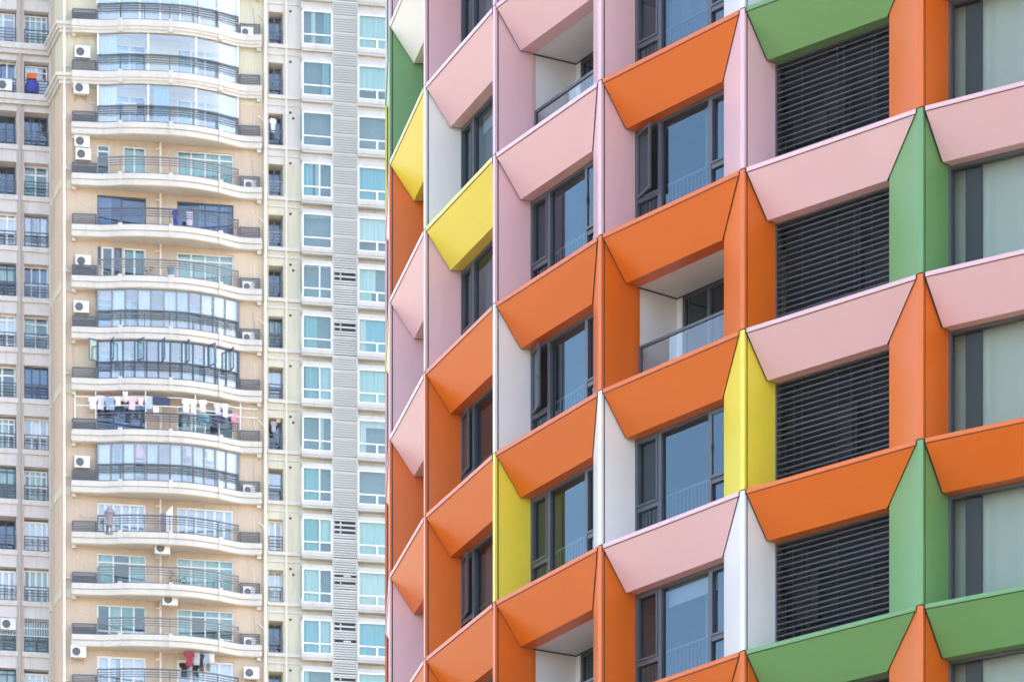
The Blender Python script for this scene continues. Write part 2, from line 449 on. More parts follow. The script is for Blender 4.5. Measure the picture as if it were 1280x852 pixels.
def front_window(b, r):
    fr = bayframe(b); zt = zrow(r) - HEAD + .01; zb = zrow(r - 1) - .02
    d = DR; mb = MB(); w = .085
    a1 = WU0 + .82; a2 = WU1 - .78
    rect_frame(mb, fr, WU0, WU1, zb, zt, d - .03, d + .10, .075)
    mb.box(fr, a1 - .06, a1 + .06, d - .028, d + .098, zb + .075, zt - .075)
    mb.box(fr, a2 - .05, a2 + .05, d - .028, d + .098, zb + .075, zt - .075)
    zm = zb + (zt - zb) * .36
    mb.box(fr, WU0 + .075, a1 - .06, d - .02, d + .09, zm - .05, zm + .05)
    mb.box(fr, a2 + .05, WU1 - .075, d - .02, d + .09, zm - .05, zm + .05)
    op = OPEN.get((b + 1, r), 0)
    opr = (b + 1, r) in OPENR
    # closed sash profile
    if not op:
        rect_frame(mb, fr, WU0 + .08, a1 - .065, zm + .055, zt - .08, d - .045, d + .05, .045)
    if not opr:
        rect_frame(mb, fr, a2 + .055, WU1 - .08, zm + .055, zt - .08, d - .045, d + .05, .045)
    win = mb.build('window', M['frame'], croot, CO)
    pb = MB()
    dp = d + .035
    quad(pb, fr, a1 + .06, a2 - .05, zb + .075, zt - .075, dp)
    quad(pb, fr, WU0 + .075, a1 - .06, zb + .075, zm - .05, dp)
    quad(pb, fr, a2 + .05, WU1 - .075, zb + .075, zm - .05, dp)
    if not op: quad(pb, fr, WU0 + .12, a1 - .105, zm + .1, zt - .12, dp)
    if not opr: quad(pb, fr, a2 + .1, WU1 - .12, zm + .1, zt - .12, dp)
    pb.build('pane', M['glass'], win, CO, fix=False)
    if op:
        sash_mesh(fr, WU0 + .08, a1 - .065 - WU0 - .08, zm + .055, zt - .08, d - .02, op, 1).build('sash', [M['frame'], M['glass']], win, CO)
    if opr:
        sash_mesh(fr, WU1 - .08, WU1 - .08 - a2 - .055, zm + .055, zt - .08, d - .02, .05, -1).build('sash', [M['frame'], M['glass']], win, CO)
    # guard rail standing just inside the glass
    rb = MB()
    zr = zb + 1.02
    rb.box(fr, WU0 + .1, WU1 - .1, d + .13, d + .17, zr - .035, zr)
    k = WU0 + .16
    while k < WU1 - .1:
        rb.box(fr, k - .009, k + .009, d + .14, d + .16, zb, zr - .035); k += .125
    rb.build('guard_rail', M['inner_rail'], win, CO)
    if (b + 1, r) in ((4, -2), (2, 2)):
        bl = MB(); bl.box(fr, a1 + .02, a2 - .02, d + .22, d + .235, zt - .42, zt - .02); bl.build('roller_blind', M['recess'], win, CO)
    # a drawn curtain at one side in some flats
    q = random.random()
    if q < .65:
        cb = MB()
        ca, cz = (a1 - .1, a2 + .1) if q < .3 else (a2 - .55, a2 + .2)
        n = 14 if q >= .3 else 34
        for j in range(n):
            ua, ub = ca + (cz - ca) * j / n, ca + (cz - ca) * (j + 1) / n
            da, db = d + .32 + .05 * math.sin(j * 1.9), d + .32 + .05 * math.sin((j + 1) * 1.9)
            cb.face([fr.p(ua, da, zb), fr.p(ub, db, zb), fr.p(ub, db, zt), fr.p(ua, da, zt)])
        cb.build('curtain', M['voile'], win, CO, smooth=True)

def louvre_screen(b, r):
    fr = bayframe(b); zt = zrow(r) - HEAD + .01; zb = zrow(r - 1) - .02
    d = DR; mb = MB()
    rect_frame(mb, fr, WU0, WU1, zb, zt, d - .02, d + .12, .05)
    scr = mb.build('louvre_screen', M['frame'], croot, CO)
    sb = MB(); z = zb + .10
    i = 0
    while z < zt - .08:
        sag = random.uniform(-.006, .006) + (random.uniform(-.012, .012) if random.random() < .12 else 0)
        # blade: thin profile tilted outwards and down
        pr = [(d - .030, z - .026 + sag), (d - .030, z - .010 + sag), (d + .035, z + .030), (d + .035, z + .016)]
        j = len(sb.v)
        for u in (WU0 + .05, WU1 - .05):
            sb.v += [fr.p(u, dd, zz) for dd, zz in pr]
        for k in range(4):
            k2 = (k + 1) % 4
            sb.f.append((j + k, j + k2, j + 4 + k2, j + 4 + k)); sb.m.append(0)
        z += .119
    for u in (WU0 + .62, WU0 + 1.55, WU0 + 2.45):
        sb.box(fr, u - .02, u + .02, d + .10, d + .13, zb + .05, zt - .05, 1)
    sb.build('slats', [M['slat'], M['plantdark']], scr, CO)
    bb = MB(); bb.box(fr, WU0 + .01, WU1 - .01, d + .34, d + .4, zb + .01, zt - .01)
    for q in range(random.choice((1, 2, 2, 3))):      # equipment behind the blades
        ua = WU0 + .1 + random.random() * 2.2; wa = .25 + random.random() * .7; za = zb + .1 + random.random() * .8
        bb.box(fr, ua, min(ua + wa, WU1 - .08), d + .20 + q * .03, d + .33, za, min(za + .4 + random.random() * 1.1, zt - .05), 1)
    for q in range(2):
        ua = WU0 + .15 + random.random() * 2.7
        bb.tube(fr.p(ua, d + .17, zb + .05), fr.p(ua, d + .17, zt - .05), .035, 6, 1)
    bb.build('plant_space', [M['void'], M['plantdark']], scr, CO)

def large_window(b, r):
    fr = bayframe(b); zt = zrow(r) - HEAD + .01; zb = zrow(r - 1) - .02
    d = DR; mb = MB()
    rect_frame(mb, fr, WU0, WU1, zb, zt, d - .03, d + .12, .07)
    win = mb.build('window', M['frame'], croot, CO)
    tag(win, 'large single-pane window with a pale blind')
    pb = MB(); quad(pb, fr, WU0 + .07, WU1 - .07, zb + .07, zt - .07, d + .04)
    pb.build('pane', M['glass_large'], win, CO, fix=False)
    cb = MB(); n = 16
    ca, cz = WU0 + .60, WU1 - .1
    for j in range(n):
        ua, ub = ca + (cz - ca) * j / n, ca + (cz - ca) * (j + 1) / n
        da, db = d + .30 + .015 * math.sin(j * 2.3), d + .30 + .015 * math.sin((j + 1) * 2.3)
        cb.face([fr.p(ua, da, zb), fr.p(ub, db, zb), fr.p(ub, db, zt), fr.p(ua, da, zt)])
    cb.face([fr.p(WU0 - .2, d + .36, zb), fr.p(WU0 + .27, d + .36, zb), fr.p(WU0 + .27, d + .36, zt), fr.p(WU0 - .2, d + .36, zt)])
    cb.build('blind', M['sheer'], win, CO, smooth=True)
    kb = MB(); kb.box(fr, WU0 + .27, WU0 + .61, d + .2, d + .5, zb + .02, zt - .02)
    kb.build('inner_column', M['plantdark'], win, CO)

def recess(b, r):
    fr = bayframe(b); zt = zrow(r) - HEAD + .01; zb = zrow(r - 1) - .06
    d = DR; D2 = d + 1.15
    mb = MB()
    # lining: side walls, ceiling, floor
    mb.box(fr, WU0 - .06, WU0, d - .002, D2 + .2, zb, zt + .05)
    mb.box(fr, WU1, WU1 + .06, d - .002, D2 + .2, zb, zt + .05)
    mb.box(fr, WU0, WU1, d + .002, D2 + .2, zt - .0, zt + .05)
    mb.box(fr, WU0, WU1, d + .02, D2 + .2, zb - .05, zb)
    mb.box(fr, WU0, WU0 + .16, D2, D2 + .2, zb, zt)
    mb.box(fr, WU1 - .3, WU1, D2, D2 + .2, zb, zt)
    # dark joint between side wall and ceiling
    mb.box(fr, WU0 + .0, WU0 + .012, d + .03, D2, zt - .03, zt - .004, 1)
    mb.box(fr, WU0 + .012, WU1, D2 - .012, D2 - .002, zt - .03, zt - .004, 1)
    bal = mb.build('balcony', [M['recess'], M['gasket']], croot, CO)
    wb = MB(); u0, u1 = WU0 + .16, WU1 - .3
    rect_frame(wb, fr, u0, u1, zb, zt, D2 + .03, D2 + .12, .07)
    for u in (u0 + .85, u0 + 1.75):
        wb.box(fr, u - .05, u + .05, D2 + .032, D2 + .11, zb + .07, zt - .07)
    wb.build('door_frame', M['frame'], bal, CO)
    pb = MB(); quad(pb, fr, u0 + .07, u1 - .07, zb + .07, zt - .07, D2 + .08)
    pb.build('pane', M['glass'], bal, CO, fix=False)
    zr = zrow(r - 1) + 1.08
    rb = MB()
    rb.box(fr, WU0 + .01, WU1 - .01, d + .06, d + .12, zr - .06, zr)
    rb.box(fr, WU0 + .01, WU0 + .09, d + .062, d + .118, zb, zr - .06)
    rb.box(fr, WU1 - .09, WU1 - .01, d + .062, d + .118, zb, zr - .06)
    rb.build('railing', M['frame'], bal, CO)
    gb = MB(); quad(gb, fr, WU0 + .09, WU1 - .09, zb + .02, zr - .06, d + .09)
    gb.build('balustrade_glass', M['glass_balu'], bal, CO, fix=False)

for b in range(BMIN, BMAX + 1):
    for r in range(RMIN, RMAX + 1):
        if not in_sight(b, r): continue
        spandrel(b, r)
        k = KIND.get((b + 1, r))
        if b == 4: louvre_screen(b, r)
        elif b >= 5: large_window(b, r)
        elif k == 'recess': recess(b, r)
        else: front_window(b, r)

# floor plates, inner core and plain lower and upper body ---------------
def ring(off, nseg=40):
    pts = []
    for i in range(nseg):
        a = A0 + ST * (BMIN + i)
        pts.append((XC - (RAD - off) * math.cos(a), YC - (RAD - off) * math.sin(a)))
    return pts
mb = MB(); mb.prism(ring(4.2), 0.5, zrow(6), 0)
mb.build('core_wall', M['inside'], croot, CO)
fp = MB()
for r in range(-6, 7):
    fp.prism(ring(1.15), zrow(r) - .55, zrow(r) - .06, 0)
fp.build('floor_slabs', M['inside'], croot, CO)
lb = MB(); lb.prism(ring(0.2), 0.0, zrow(-6) - .02, 0)
lb.build('lower_wall', M['white'], croot, CO)
ub = MB(); ub.prism(ring(1.0), zrow(5) - .3, zrow(9), 0)
ub.build('upper_wall', M['white'], croot, CO)

# ================================================================== THE APARTMENT TOWER BEHIND
TH = R(11.0)
TC, TS = math.cos(TH), math.sin(TH)
TY0 = 272.5
TX0 = (90 - 640) / F * TY0
T = Fr(TX0, TY0, TC, TS, -TS, TC)        # u to the right along the front, d inwards
PITCH = 2.9
def tu(px, d=0.0):
    k = (px - 640) / F
    return (k * (TY0 + d * TC) - TX0 + d * TS) / (TC - k * TS)
def tz(px, py, d=0.0):
    u = tu(px, d); Y = TY0 + u * TS + d * TC
    return CZ + (YH - py) * Y / F
def zlip(k): return CZ + (YH - 24 - 63.98 * k) * 272.0 / F
KMIN, KMAX = -1, 14
ZTOP = zlip(-2) + 1.0
TO = (TX0, TY0, 0)
troot = empty('residential_tower', TO, 'tall beige apartment tower with curved white balconies, behind and left of the colourful block', 'building')
def tb(mb, name, mats, parent=troot, label=None, **k):
    o = mb.build(name, mats, parent, TO, **k)
    if label: o['label'] = label
    return o

def wall_sheet(mb, u0, u1, z0, z1, d, holes, depth=.25, m=0, mfun=None):
    us = sorted({u0, u1} | {x for h in holes for x in h[:2]})
    zs = sorted({z0, z1} | {x for h in holes for x in h[2:4]})
    us = [x for x in us if u0 <= x <= u1]; zs = [x for x in zs if z0 <= x <= z1]
    for a in range(len(us) - 1):
        run = None
        for c in range(len(zs) - 1):
            uc, zc = (us[a] + us[a + 1]) / 2, (zs[c] + zs[c + 1]) / 2
            if any(h[0] < uc < h[1] and h[2] < zc < h[3] for h in holes): continue
            mm = mfun(zc) if mfun else m
            quad(mb, T, us[a], us[a + 1], zs[c], zs[c + 1], d, mm)
    for h in holes:
        a, b2, c, e = h[:4]
        mm = mfun((c + e) / 2) if mfun else m
        for (p, q) in (((a, c), (a, e)), ((b2, c), (b2, e)), ((a, c), (b2, c)), ((a, e), (b2, e))):
            mb.face([T.p(p[0], d, p[1]), T.p(q[0], d, q[1]), T.p(q[0], d + depth, q[1]), T.p(p[0], d + depth, p[1])], mm)

def t_window(u0, u1, z0, z1, d, cols=2, transom=None, frame='upvc', gl='tglass', cur=None, w=.07, low=None, name='window', parent=troot, label=None, backdrop='room'):
    """frame with mullions, glass panes, curtains and the dark of the room"""
    mb = MB()
    rect_frame(mb, T, u0, u1, z0, z1, d - .04, d + .06, w)
    cw = (u1 - u0) / cols
    for i in range(1, cols):
        mb.box(T, u0 + i * cw - w * .5, u0 + i * cw + w * .5, d - .037, d + .057, z0 + w, z1 - w)
    for tt in ([transom] if transom else []) + ([low] if low else []):
        zt = z0 + (z1 - z0) * tt
        for i in range(cols):
            mb.box(T, u0 + i * cw + w * .5 + (w * .5 if i == 0 else 0), u0 + (i + 1) * cw - w * .5 - (w * .5 if i == cols - 1 else 0), d - .034, d + .054, zt - w * .5, zt + w * .5)
    win = tb(mb, name, M[frame], parent, label)
    pb = MB(); quad(pb, T, u0 + w, u1 - w, z0 + w, z1 - w, d + .01)
    tb(pb, 'pane', M[gl], win, fix=False)
    # room behind: an open box
    rb = MB(); dd = 1.6; e = .02
    for (p, q) in (((u0, z0), (u0, z1)), ((u1, z0), (u1, z1)), ((u0, z0), (u1, z0)), ((u0, z1), (u1, z1))):
        rb.face([T.p(p[0], d + .07, p[1]), T.p(q[0], d + .07, q[1]), T.p(q[0], d + dd, q[1]), T.p(p[0], d + dd, p[1])])
    quad(rb, T, u0, u1, z0, z1, d + dd)
    tb(rb, 'room', M[backdrop], win)
    if cur:
        for (f0, f1, kind, top) in cur:
            cb = MB(); n = max(6, int((f1 - f0) * (u1 - u0) * 9))
            a, b2 = u0 + (u1 - u0) * f0, u0 + (u1 - u0) * f1
            zt = z1 - .03; zb2 = z0 + .03 if top is None else z1 - (z1 - z0) * top
            for j in range(n):
                ua, ue = a + (b2 - a) * j / n, a + (b2 - a) * (j + 1) / n
                da, de = d + .20 + .035 * math.sin(j * 2.2), d + .20 + .035 * math.sin((j + 1) * 2.2)
                cb.face([T.p(ua, da, zb2), T.p(ue, de, zb2), T.p(ue, de, zt), T.p(ua, da, zt)])
            tb(cb, 'curtain', M[kind], win, smooth=True)
    return win

def floors(z2, k):      # a height measured on floor 2, moved to floor k
    return z2 - (k - 2) * PITCH

# ---- balconies -------------------------------------------------------
SLAB = [(90, 272.0), (107, 272.08), (125, 272.18), (136, 272.16), (148, 272.1), (164, 272.05), (180, 272.1), (195, 272.16), (210, 272.25), (225, 272.36), (240, 272.55), (256, 272.85),
        (272, 273.2), (286, 273.62), (300, 274.0), (313, 274.12), (327, 274.15)]
slab_pts = []
for px, Y in SLAB:
    X = (px - 640) / F * Y
    dx, dy = X - TX0, Y - TY0
    slab_pts.append((dx * TC + dy * TS, -(-dx * TS + dy * TC)))     # (u, outward)
def catmull(P, n=3):
    out = []
    for i in range(len(P) - 1):
        p0, p1, p2, p3 = P[max(i - 1, 0)], P[i], P[i + 1], P[min(i + 2, len(P) - 1)]
        for k in range(n):
            t = k / n
            out.append(tuple(0.5 * (2 * p1[c] + (p2[c] - p0[c]) * t + (2 * p0[c] - 5 * p1[c] + 4 * p2[c] - p3[c]) * t * t + (3 * p1[c] - p0[c] - 3 * p2[c] + p3[c]) * t ** 3) for c in (0, 1)))
    out.append(P[-1]); return out
SL = catmull(slab_pts)
def out_at(u):
    for i in range(len(SL) - 1):
        if SL[i][0] <= u <= SL[i + 1][0]:
            t = (u - SL[i][0]) / (SL[i + 1][0] - SL[i][0])
            return SL[i][1] * (1 - t) + SL[i + 1][1] * t
    return SL[0][1] if u < SL[0][0] else SL[-1][1]
def slab_u(px):      # u of the slab edge seen at pixel column px
    u = tu(px, 0)
    for _ in range(6): u = tu(px, -out_at(u))
    return u
def edge_path(u0, u1, inset=0.0, n=28, ends=True):
    path = []
    for i in range(n + 1):
        u = u0 + (u1 - u0) * i / n
        e = 0.05
        du, do = 2 * e, out_at(u + e) - out_at(u - e)
        l = math.hypot(du, do); nu, no = -do / l, du / l
        uu, oo = u - nu * inset, out_at(u) - no * inset
        x, y, _ = T.p(uu, -oo, 0)
        ox, oy = nu * T.u[0] - no * T.n[0], nu * T.u[1] - no * T.n[1]
        path.append((x, y, ox, oy))
    return path
US0, US1 = SL[0][0], SL[-1][0]
UA, UBb = slab_u(122), slab_u(299)       # railing between the two cages
def railing_curve(mb, u0, u1, inset, zs, r=.022, m=0, n=24):
    P = edge_path(u0, u1, inset, n)
    for z, rr in zs:
        mb.sweep(P, [(-rr, z - rr), (rr, z - rr), (rr, z + rr), (-rr, z + rr)], m)

OPENFL = {3: 'rail_brown', 4: 'rail', 5: 'rail_brown', 8: 'rail_navy', 10: 'rail', 11: 'rail_brown', 12: 'rail_brown', 13: 'rail', 14: 'rail'}
GLAZED = {-1: ('upvc', 4), 0: ('upvc', 7), 1: ('upvc', 4), 2: ('upvc', 4), 6: ('greyframe', 11), 7: ('navyframe', 12), 9: ('greyframe', 12)}
for k in range(KMIN, KMAX + 1):
    z = zlip(k); mb = MB()
    P = edge_path(US0, US1, 0, 44)
    if k <= 1:
        prof = [(0.06, z), (0.06, z - .34), (0.0, z - .40), (0.0, z - .50), (-.07, z - .56), (-.07, z - .68), (-.2, z - .68), (-.2, z - .02), (-.1, z)]
    else:
        prof = [(0.03, z), (0.03, z - .30), (-.05, z - .31), (-.05, z - .36), (-.01, z - .37), (-.01, z - .62), (-.06, z - .66), (-.2, z - .66), (-.2, z - .02), (-.1, z)]
    mb.sweep(P, prof)
    # slab body back to the wall
    top = [T.p(u, -out_at(u) + .12, 0) for u in [US0 + (US1 - US0) * i / 44 for i in range(45)]]
    plan = [(p[0], p[1]) for p in top] + [T.p(US1, .1, 0)[:2], T.p(US0, .1, 0)[:2]]
    mb.prism(plan, z - .645, z - .10)
    # side returns
    for u in (US0, US1):
        o = out_at(u)
        mb.box(T, u - (.03 if u == US0 else -.0), u + (.0 if u == US0 else .03), -o + .02, .1, z - .6, z - .01)
        mb.box(T, u + .01 if u == US0 else u - .24, u + .24 if u == US0 else u - .01, -.26, .1, z - .84, z - .652)
    # white piers on the fascia
    if k >= 0:
        for px in (150.3, 213.5, 275.5):
            u = slab_u(px); Pp = edge_path(u - .11, u + .11, 0, 3)
            mb.sweep(Pp, [(-.1, z - .33), (.09, z - .33), (.09, z + .09), (-.1, z + .09)]); mb.sweep(Pp, [(-.1, z - .64), (.045, z - .64), (.045, z - .334), (-.1, z - .334)])
    bal = tb(mb, 'balcony', M['slabwhite'])
    # main railing
    rm = OPENFL.get(k, 'rail_navy' if k == 7 else 'rail')
    rb = MB()
    railing_curve(rb, UA, UBb, .09, [(z + .97, .038), (z + .80, .021), (z + .67, .021), (z + .54, .021), (z + .06, .024)])
    for px in (122.5, 150, 181, 212.5, 243, 273.5, 298.5):
        u = slab_u(px); w = .03 if px in (122.5, 298.5, 273.5) else .02
        x, y, ox, oy = edge_path(u - .01, u + .01, .09, 1)[0]
        rb.box(Fr(x, y, T.u[0], T.u[1], T.n[0], T.n[1]), -w, w, -w, w, z + .02, z + .96)
    tb(rb, 'railing', M[rm], bal)
    # low cages for the air conditioners at both ends
    for (u0, u1) in ((US0 + .05, UA - .06), (UBb + .06, US1 - .1)):
        cb = MB(); zt = z + .62
        railing_curve(cb, u0, u1, .09, [(zt, .03), (z + .05, .02)], n=6)
        for i in range(1, 6):
            railing_curve(cb, u0, u1, .09, [(z + .05 + i * .095, .019)], n=6)
        for u in (u0, u1):
            o = out_at(u) - .09
            cb.box(T, u - .03, u + .03, -o - .03, -o + .03, z + .02, zt)
            cb.box(T, u - .025, u + .025, -o + .03, 0.0, zt - .03, zt + .03)
            for i in range(6):
                cb.box(T, u - .012, u + .012, -o + .03, 0.0, z + .06 + i * .095, z + .08 + i * .095)
        if k not in (7,):
            P2 = edge_path(u0 + .03, u1 - .03, .125, 6)
            solid = (u0 < 2 and k % 3 != 1)
            if solid:
                cb.sweep(P2, [(-.006, z + .08), (.006, z + .08), (.006, zt - .14), (-.006, zt - .14)], 1)
        tb(cb, 'cage_railing', [M['rail'], M['mesh']], bal)

# ---- front wall of the balcony bay ------------------------------------
uM0, uM1 = tu(90.5), tu(329.5)
def main_col(z):
    return 1 if z > zlip(1) - .66 else 0
uL0, uL1 = tu(121.6), tu(182.6)
uR0, uR1 = tu(221.5), tu(292)
holes = []; specs = []
for k in range(KMIN, KMAX + 1):
    z = zlip(k); zt = z + 1.93; zb = z - .08
    if k == 3:
        specs.append((uL0, tu(137), zb, zt, dict(cols=1, transom=.82, gl='tglass')))
        specs.append((tu(154), tu(182.5), z + .40, zt + .02, dict(cols=2, gl='tglass', cur=[(0, 1, 'c_aqua', None)], w=.09)))
        specs.append((uR0, uR1, zb, zt, dict(cols=4, transom=.80, gl='tglass', cur=[(0, 1, 'c_aqua', None)])))
    elif k == 4:
        specs.append((uL0, uL1, zb, zt + .03, dict(cols=2, frame='navyframe', gl='tglass_dark', cur=[(.0, .3, 'c_grey', None)])))
        specs.append((uR0, uR1, zb, zt, dict(cols=4, transom=.80, frame='navyframe', gl='tglass_dark', cur=[(.4, .9, 'c_grey', None)])))
    elif k == 5:
        specs.append((tu(127), tu(142), zb + .1, zt + .05, dict(cols=1, gl='tglass', w=.1)))
        specs.append((tu(122), tu(126), z + .9, zt, dict(cols=1, frame='navyframe', gl='tglass_dark')))
        specs.append((tu(143), tu(152), zb, zt, dict(cols=1, frame='navyframe', gl='tglass_dark')))
        specs.append((tu(154), tu(182.5), z + .28, zt + .05, dict(cols=2, gl='tglass', cur=[(0, 1, 'c_teal', .3)], w=.1)))
        specs.append((uR0, uR1, zb, zt, dict(cols=4, transom=.80, gl='tglass', cur=[(0, 1, 'c_white', None)])))
    elif k == 10:
        specs.append((uL0, uL1, zb, zt, dict(cols=6, gl='tglass_clear', w=.12, cur=[(0, 1, 'c_grey', None)])))
        specs.append((uR0, uR1, zb, zt, dict(cols=6, gl='tglass_clear', w=.12, cur=[(0, 1, 'c_grey', None)])))
    elif k == 11:
        specs.append((uL0, uL1, zb, zt, dict(cols=3, transom=.76, gl='tglass', cur=[(0, .34, 'c_aqua', None), (.66, 1, 'c_aqua', None)])))
        specs.append((uR0, uR1, zb, zt, dict(cols=4, transom=.77, gl='tglass', cur=[(0, .5, 'c_white', None), (.5, 1, 'c_aqua', None)])))
    elif k == 12:
        specs.append((uL0, uL1, zb + .12, zt, dict(cols=4, gl='tglass', low=.22, cur=[(.25, .5, 'c_aqua', None), (.55, .8, 'c_teal', None)])))
        specs.append((uR0, uR1, zb, zt, dict(cols=4, transom=.80, low=.2, gl='tglass', cur=[(0, .25, 'c_aqua', None), (.5, 1, 'c_grey', .5)])))
    elif k >= 13:
        specs.append((uL0, uL1, zb, zt, dict(cols=4, gl='tglass_clear', w=.13, cur=[(0, .4, 'c_grey', None), (.55, 1, 'c_white', None)])))
        specs.append((uR0, uR1, zb, zt, dict(cols=4, gl='tglass_clear', w=.12, cur=[(.4, 1, 'c_white', None)])))
    elif k == 8:
        specs.append((uL0, uL1, zb, zt, dict(cols=3, frame='navyframe', gl='tglass_dark', cur=[(.3, .6, 'c_blue', None)])))
        specs.append((uR0, uR1, zb, zt, dict(cols=4, transom=.8, gl='tglass', cur=[(.1, .5, 'c_white', None)])))
    else:
        specs.append((uL0, uL1, zb, zt, dict(cols=3, transom=.8, gl='tglass', cur=[(.3, .8, 'c_grey', None)])))
        specs.append((uR0, uR1, zb, zt, dict(cols=4, transom=.8, gl='tglass', cur=[(0, .4, 'c_white', None)])))
for s in specs: holes.append(s[:4])
mb = MB()
wall_sheet(mb, uM0, uM1, 0, ZTOP, 0, holes, .2, mfun=main_col)
tb(mb, 'wall', [M['tan'], M['cream']])
for (a, b2, c, e, kw) in specs: t_window(a, b2, c, e, .12, **kw)

# ---- glazing on the enclosed balconies ---------------------------------
for k, (fm, n) in GLAZED.items():
    z = zlip(k); z1 = zlip(k - 1) - .655
    thin = n == 4
    uu0, uu1 = slab_u(122.5), slab_u(299.0)
    mb = MB(); pb = MB()
    N = 36
    P = edge_path(uu0, uu1, .2, N)
    if not thin:
        mb.sweep(P, [(-.04, z1 - .08), (.04, z1 - .08), (.04, z1 - .003), (-.04, z1 - .003)])
        mb.sweep(P, [(-.03, z + .98), (.03, z + .98), (.03, z + 1.04), (-.03, z + 1.04)])
    posts = [0, .345, .69, 1.0] if thin else [i / n for i in range(n + 1)]
    for f in posts:
        u = uu0 + (uu1 - uu0) * f
        x, y, ox, oy = edge_path(u - .005, u + .005, .2, 1)[0]
        w = .045 if thin else .05
        mb.box(Fr(x, y, T.u[0], T.u[1], T.n[0], T.n[1]), -w, w, -.05, .05, z, z1 - .01)
    # end returns to the wall
    for u in (uu0, uu1):
        o = out_at(u) - .2
        if not thin:
            mb.box(T, u - .05, u + .05, -o + .06, 0, z + .9, z + 1.02); mb.box(T, u - .05, u + .05, -o + .06, 0, z1 - .1, z1 - .01)
            mb.box(T, u - .05, u + .05, -.12, -.0, z, z1 - .1)
        pb.face([T.p(u, -o, z), T.p(u, 0, z), T.p(u, 0, z1 - .01), T.p(u, -o, z1 - .01)])
    for i in range(N):
        a, c = P[i], P[i + 1]
        pb.face([(a[0], a[1], z), (c[0], c[1], z), (c[0], c[1], z1 - .01), (a[0], a[1], z1 - .01)])
    gz = tb(mb, 'glazing', M[fm])
    tb(pb, 'pane', M['tglass_clear'], gz, fix=False)
    # blinds and curtains drawn behind the glazing
    rnd = random.Random(k * 7 + 3)
    cells = n if not thin else 8
    for i in range(cells):
        q = rnd.random()
        kind = None
        if k in (0, -1): kind = 'c_white' if q < .75 else ('c_grey' if q < .85 else None)
        elif k == 1: kind = 'c_aqua' if i in (0,) else ('c_grey' if q < .2 else None)
        elif k == 2: kind = ('c_blue' if q < .35 else 'c_white' if q < .6 else None)
        elif k == 7: kind = ('c_white' if q < .7 else 'c_grey') if i % 2 == 1 else None
        elif k == 9: kind = ('c_white' if q < .5 else 'c_grey') if i in (0, 2, 4, 6, 8, 11) else None
        else: kind = ('c_white' if q < .6 else 'c_grey') if i in (1, 3, 5, 6, 8, 9, 10) else None
        if not kind: continue
        f0, f1 = (i + .05) / cells, (i + .95) / cells
        Pc = edge_path(uu0 + (uu1 - uu0) * f0, uu0 + (uu1 - uu0) * f1, .42, 8)
        cb = MB()
        low = z + .05 if k in (0, -1, 2) or (thin and q > .1) else z + (.05 if rnd.random() < .6 else 1.0)
        for j in range(8):
            a, c = Pc[j], Pc[j + 1]
            s0, s1 = .03 * math.sin(j * 2.1), .03 * math.sin((j + 1) * 2.1)
            cb.face([(a[0] + a[2] * s0, a[1] + a[3] * s0, low), (c[0] + c[2] * s1, c[1] + c[3] * s1, low), (c[0] + c[2] * s1, c[1] + c[3] * s1, z1 - .06), (a[0] + a[2] * s0, a[1] + a[3] * s0, z1 - .06)])
        tb(cb, 'curtain', M[kind], gz, smooth=True)
    if k == 7:      # casements standing open
        for f in (-.003, .085, .27, .44, .615, .78, .945):
            u = uu0 + (uu1 - uu0) * max(f, 0)
            x, y, ox, oy = edge_path(u - .005, u + .005, .15, 1)[0]
            ang = R(58 if f in (.27, .78) else 80) if f >= 0 else R(150)
            ca, sa = math.cos(ang), math.sin(ang)
            f2 = Fr(x, y, T.u[0] * ca - T.n[0] * sa, T.u[1] * ca - T.n[1] * sa, T.n[0] * ca + T.u[0] * sa, T.n[1] * ca + T.u[1] * sa)
            sb = MB(); rect_frame(sb, f2, 0, .62, z + 1.0, z1 - .02, -.025, .025, .07, 0)
            sb.face([f2.p(.07, 0, z + 1.07), f2.p(.55, 0, z + 1.07), f2.p(.55, 0, z1 - .09), f2.p(.07, 0, z1 - .09)], 1)
            tb(sb, 'casement', [M['navyframe'], M['tglass']], gz)

# ---- left corner: pilaster, splayed side, pipe, pale bands --------------
WD = 3.2                      # the left wing stands this far back
cA, cB = T.p(tu(76.5, -.05), -.05, 0)[:2], T.p(tu(62.5, WD), WD, 0)[:2]
mb = MB()
pil0, pil1 = tu(76.5, -.05), tu(90.8)
wall_cols = lambda zc: 1 if zc > zlip(1) - .75 else 0
zsplit = zlip(1) - .66
for (z0, z1, m) in ((0, zsplit, 0), (zsplit, ZTOP, 1)):
    quad(mb, T, pil0, pil1, z0, z1, -.05, m)
    mb.face([T.p(pil1, -.05, z0), T.p(pil1, .1, z0), T.p(pil1, .1, z1), T.p(pil1, -.05, z1)], m)
    mb.face([(cB[0], cB[1], z0), (cA[0], cA[1], z0), (cA[0], cA[1], z1), (cB[0], cB[1], z1)], m)
    mb.box(T, pil0 + .0, pil0 + .22, -.09, -.053, z0 + .01, z1 - .01, m)
tb(mb, 'corner_wall', [M['tan'], M['cream']])
def corner_band(z0, z1, out, mat, name):
    e = out
    n1 = (cA[0] - cB[0], cA[1] - cB[1]); l = math.hypot(*n1); nx, ny = n1[1] / l, -n1[0] / l
    if nx > 0: nx, ny = -nx, -ny
    path = [(cB[0], cB[1], nx, ny), (cA[0], cA[1], nx * .75, ny * .75 - .65), (*T.p(pil1 + .02, -.05, 0)[:2], -T.n[0], -T.n[1])]
    b = MB(); b.sweep(path, [(-.02, z0), (e, z0), (e, z1), (-.02, z1)])
    return b
for py in (230, 358, 485, 613, 741, 869):
    b = corner_band(tz(80, py + 5.5), tz(80, py - 5.5), .045, None, '')
    tb(b, 'wall_band', M['cream'], label='pale greenish cream band around the tan corner')
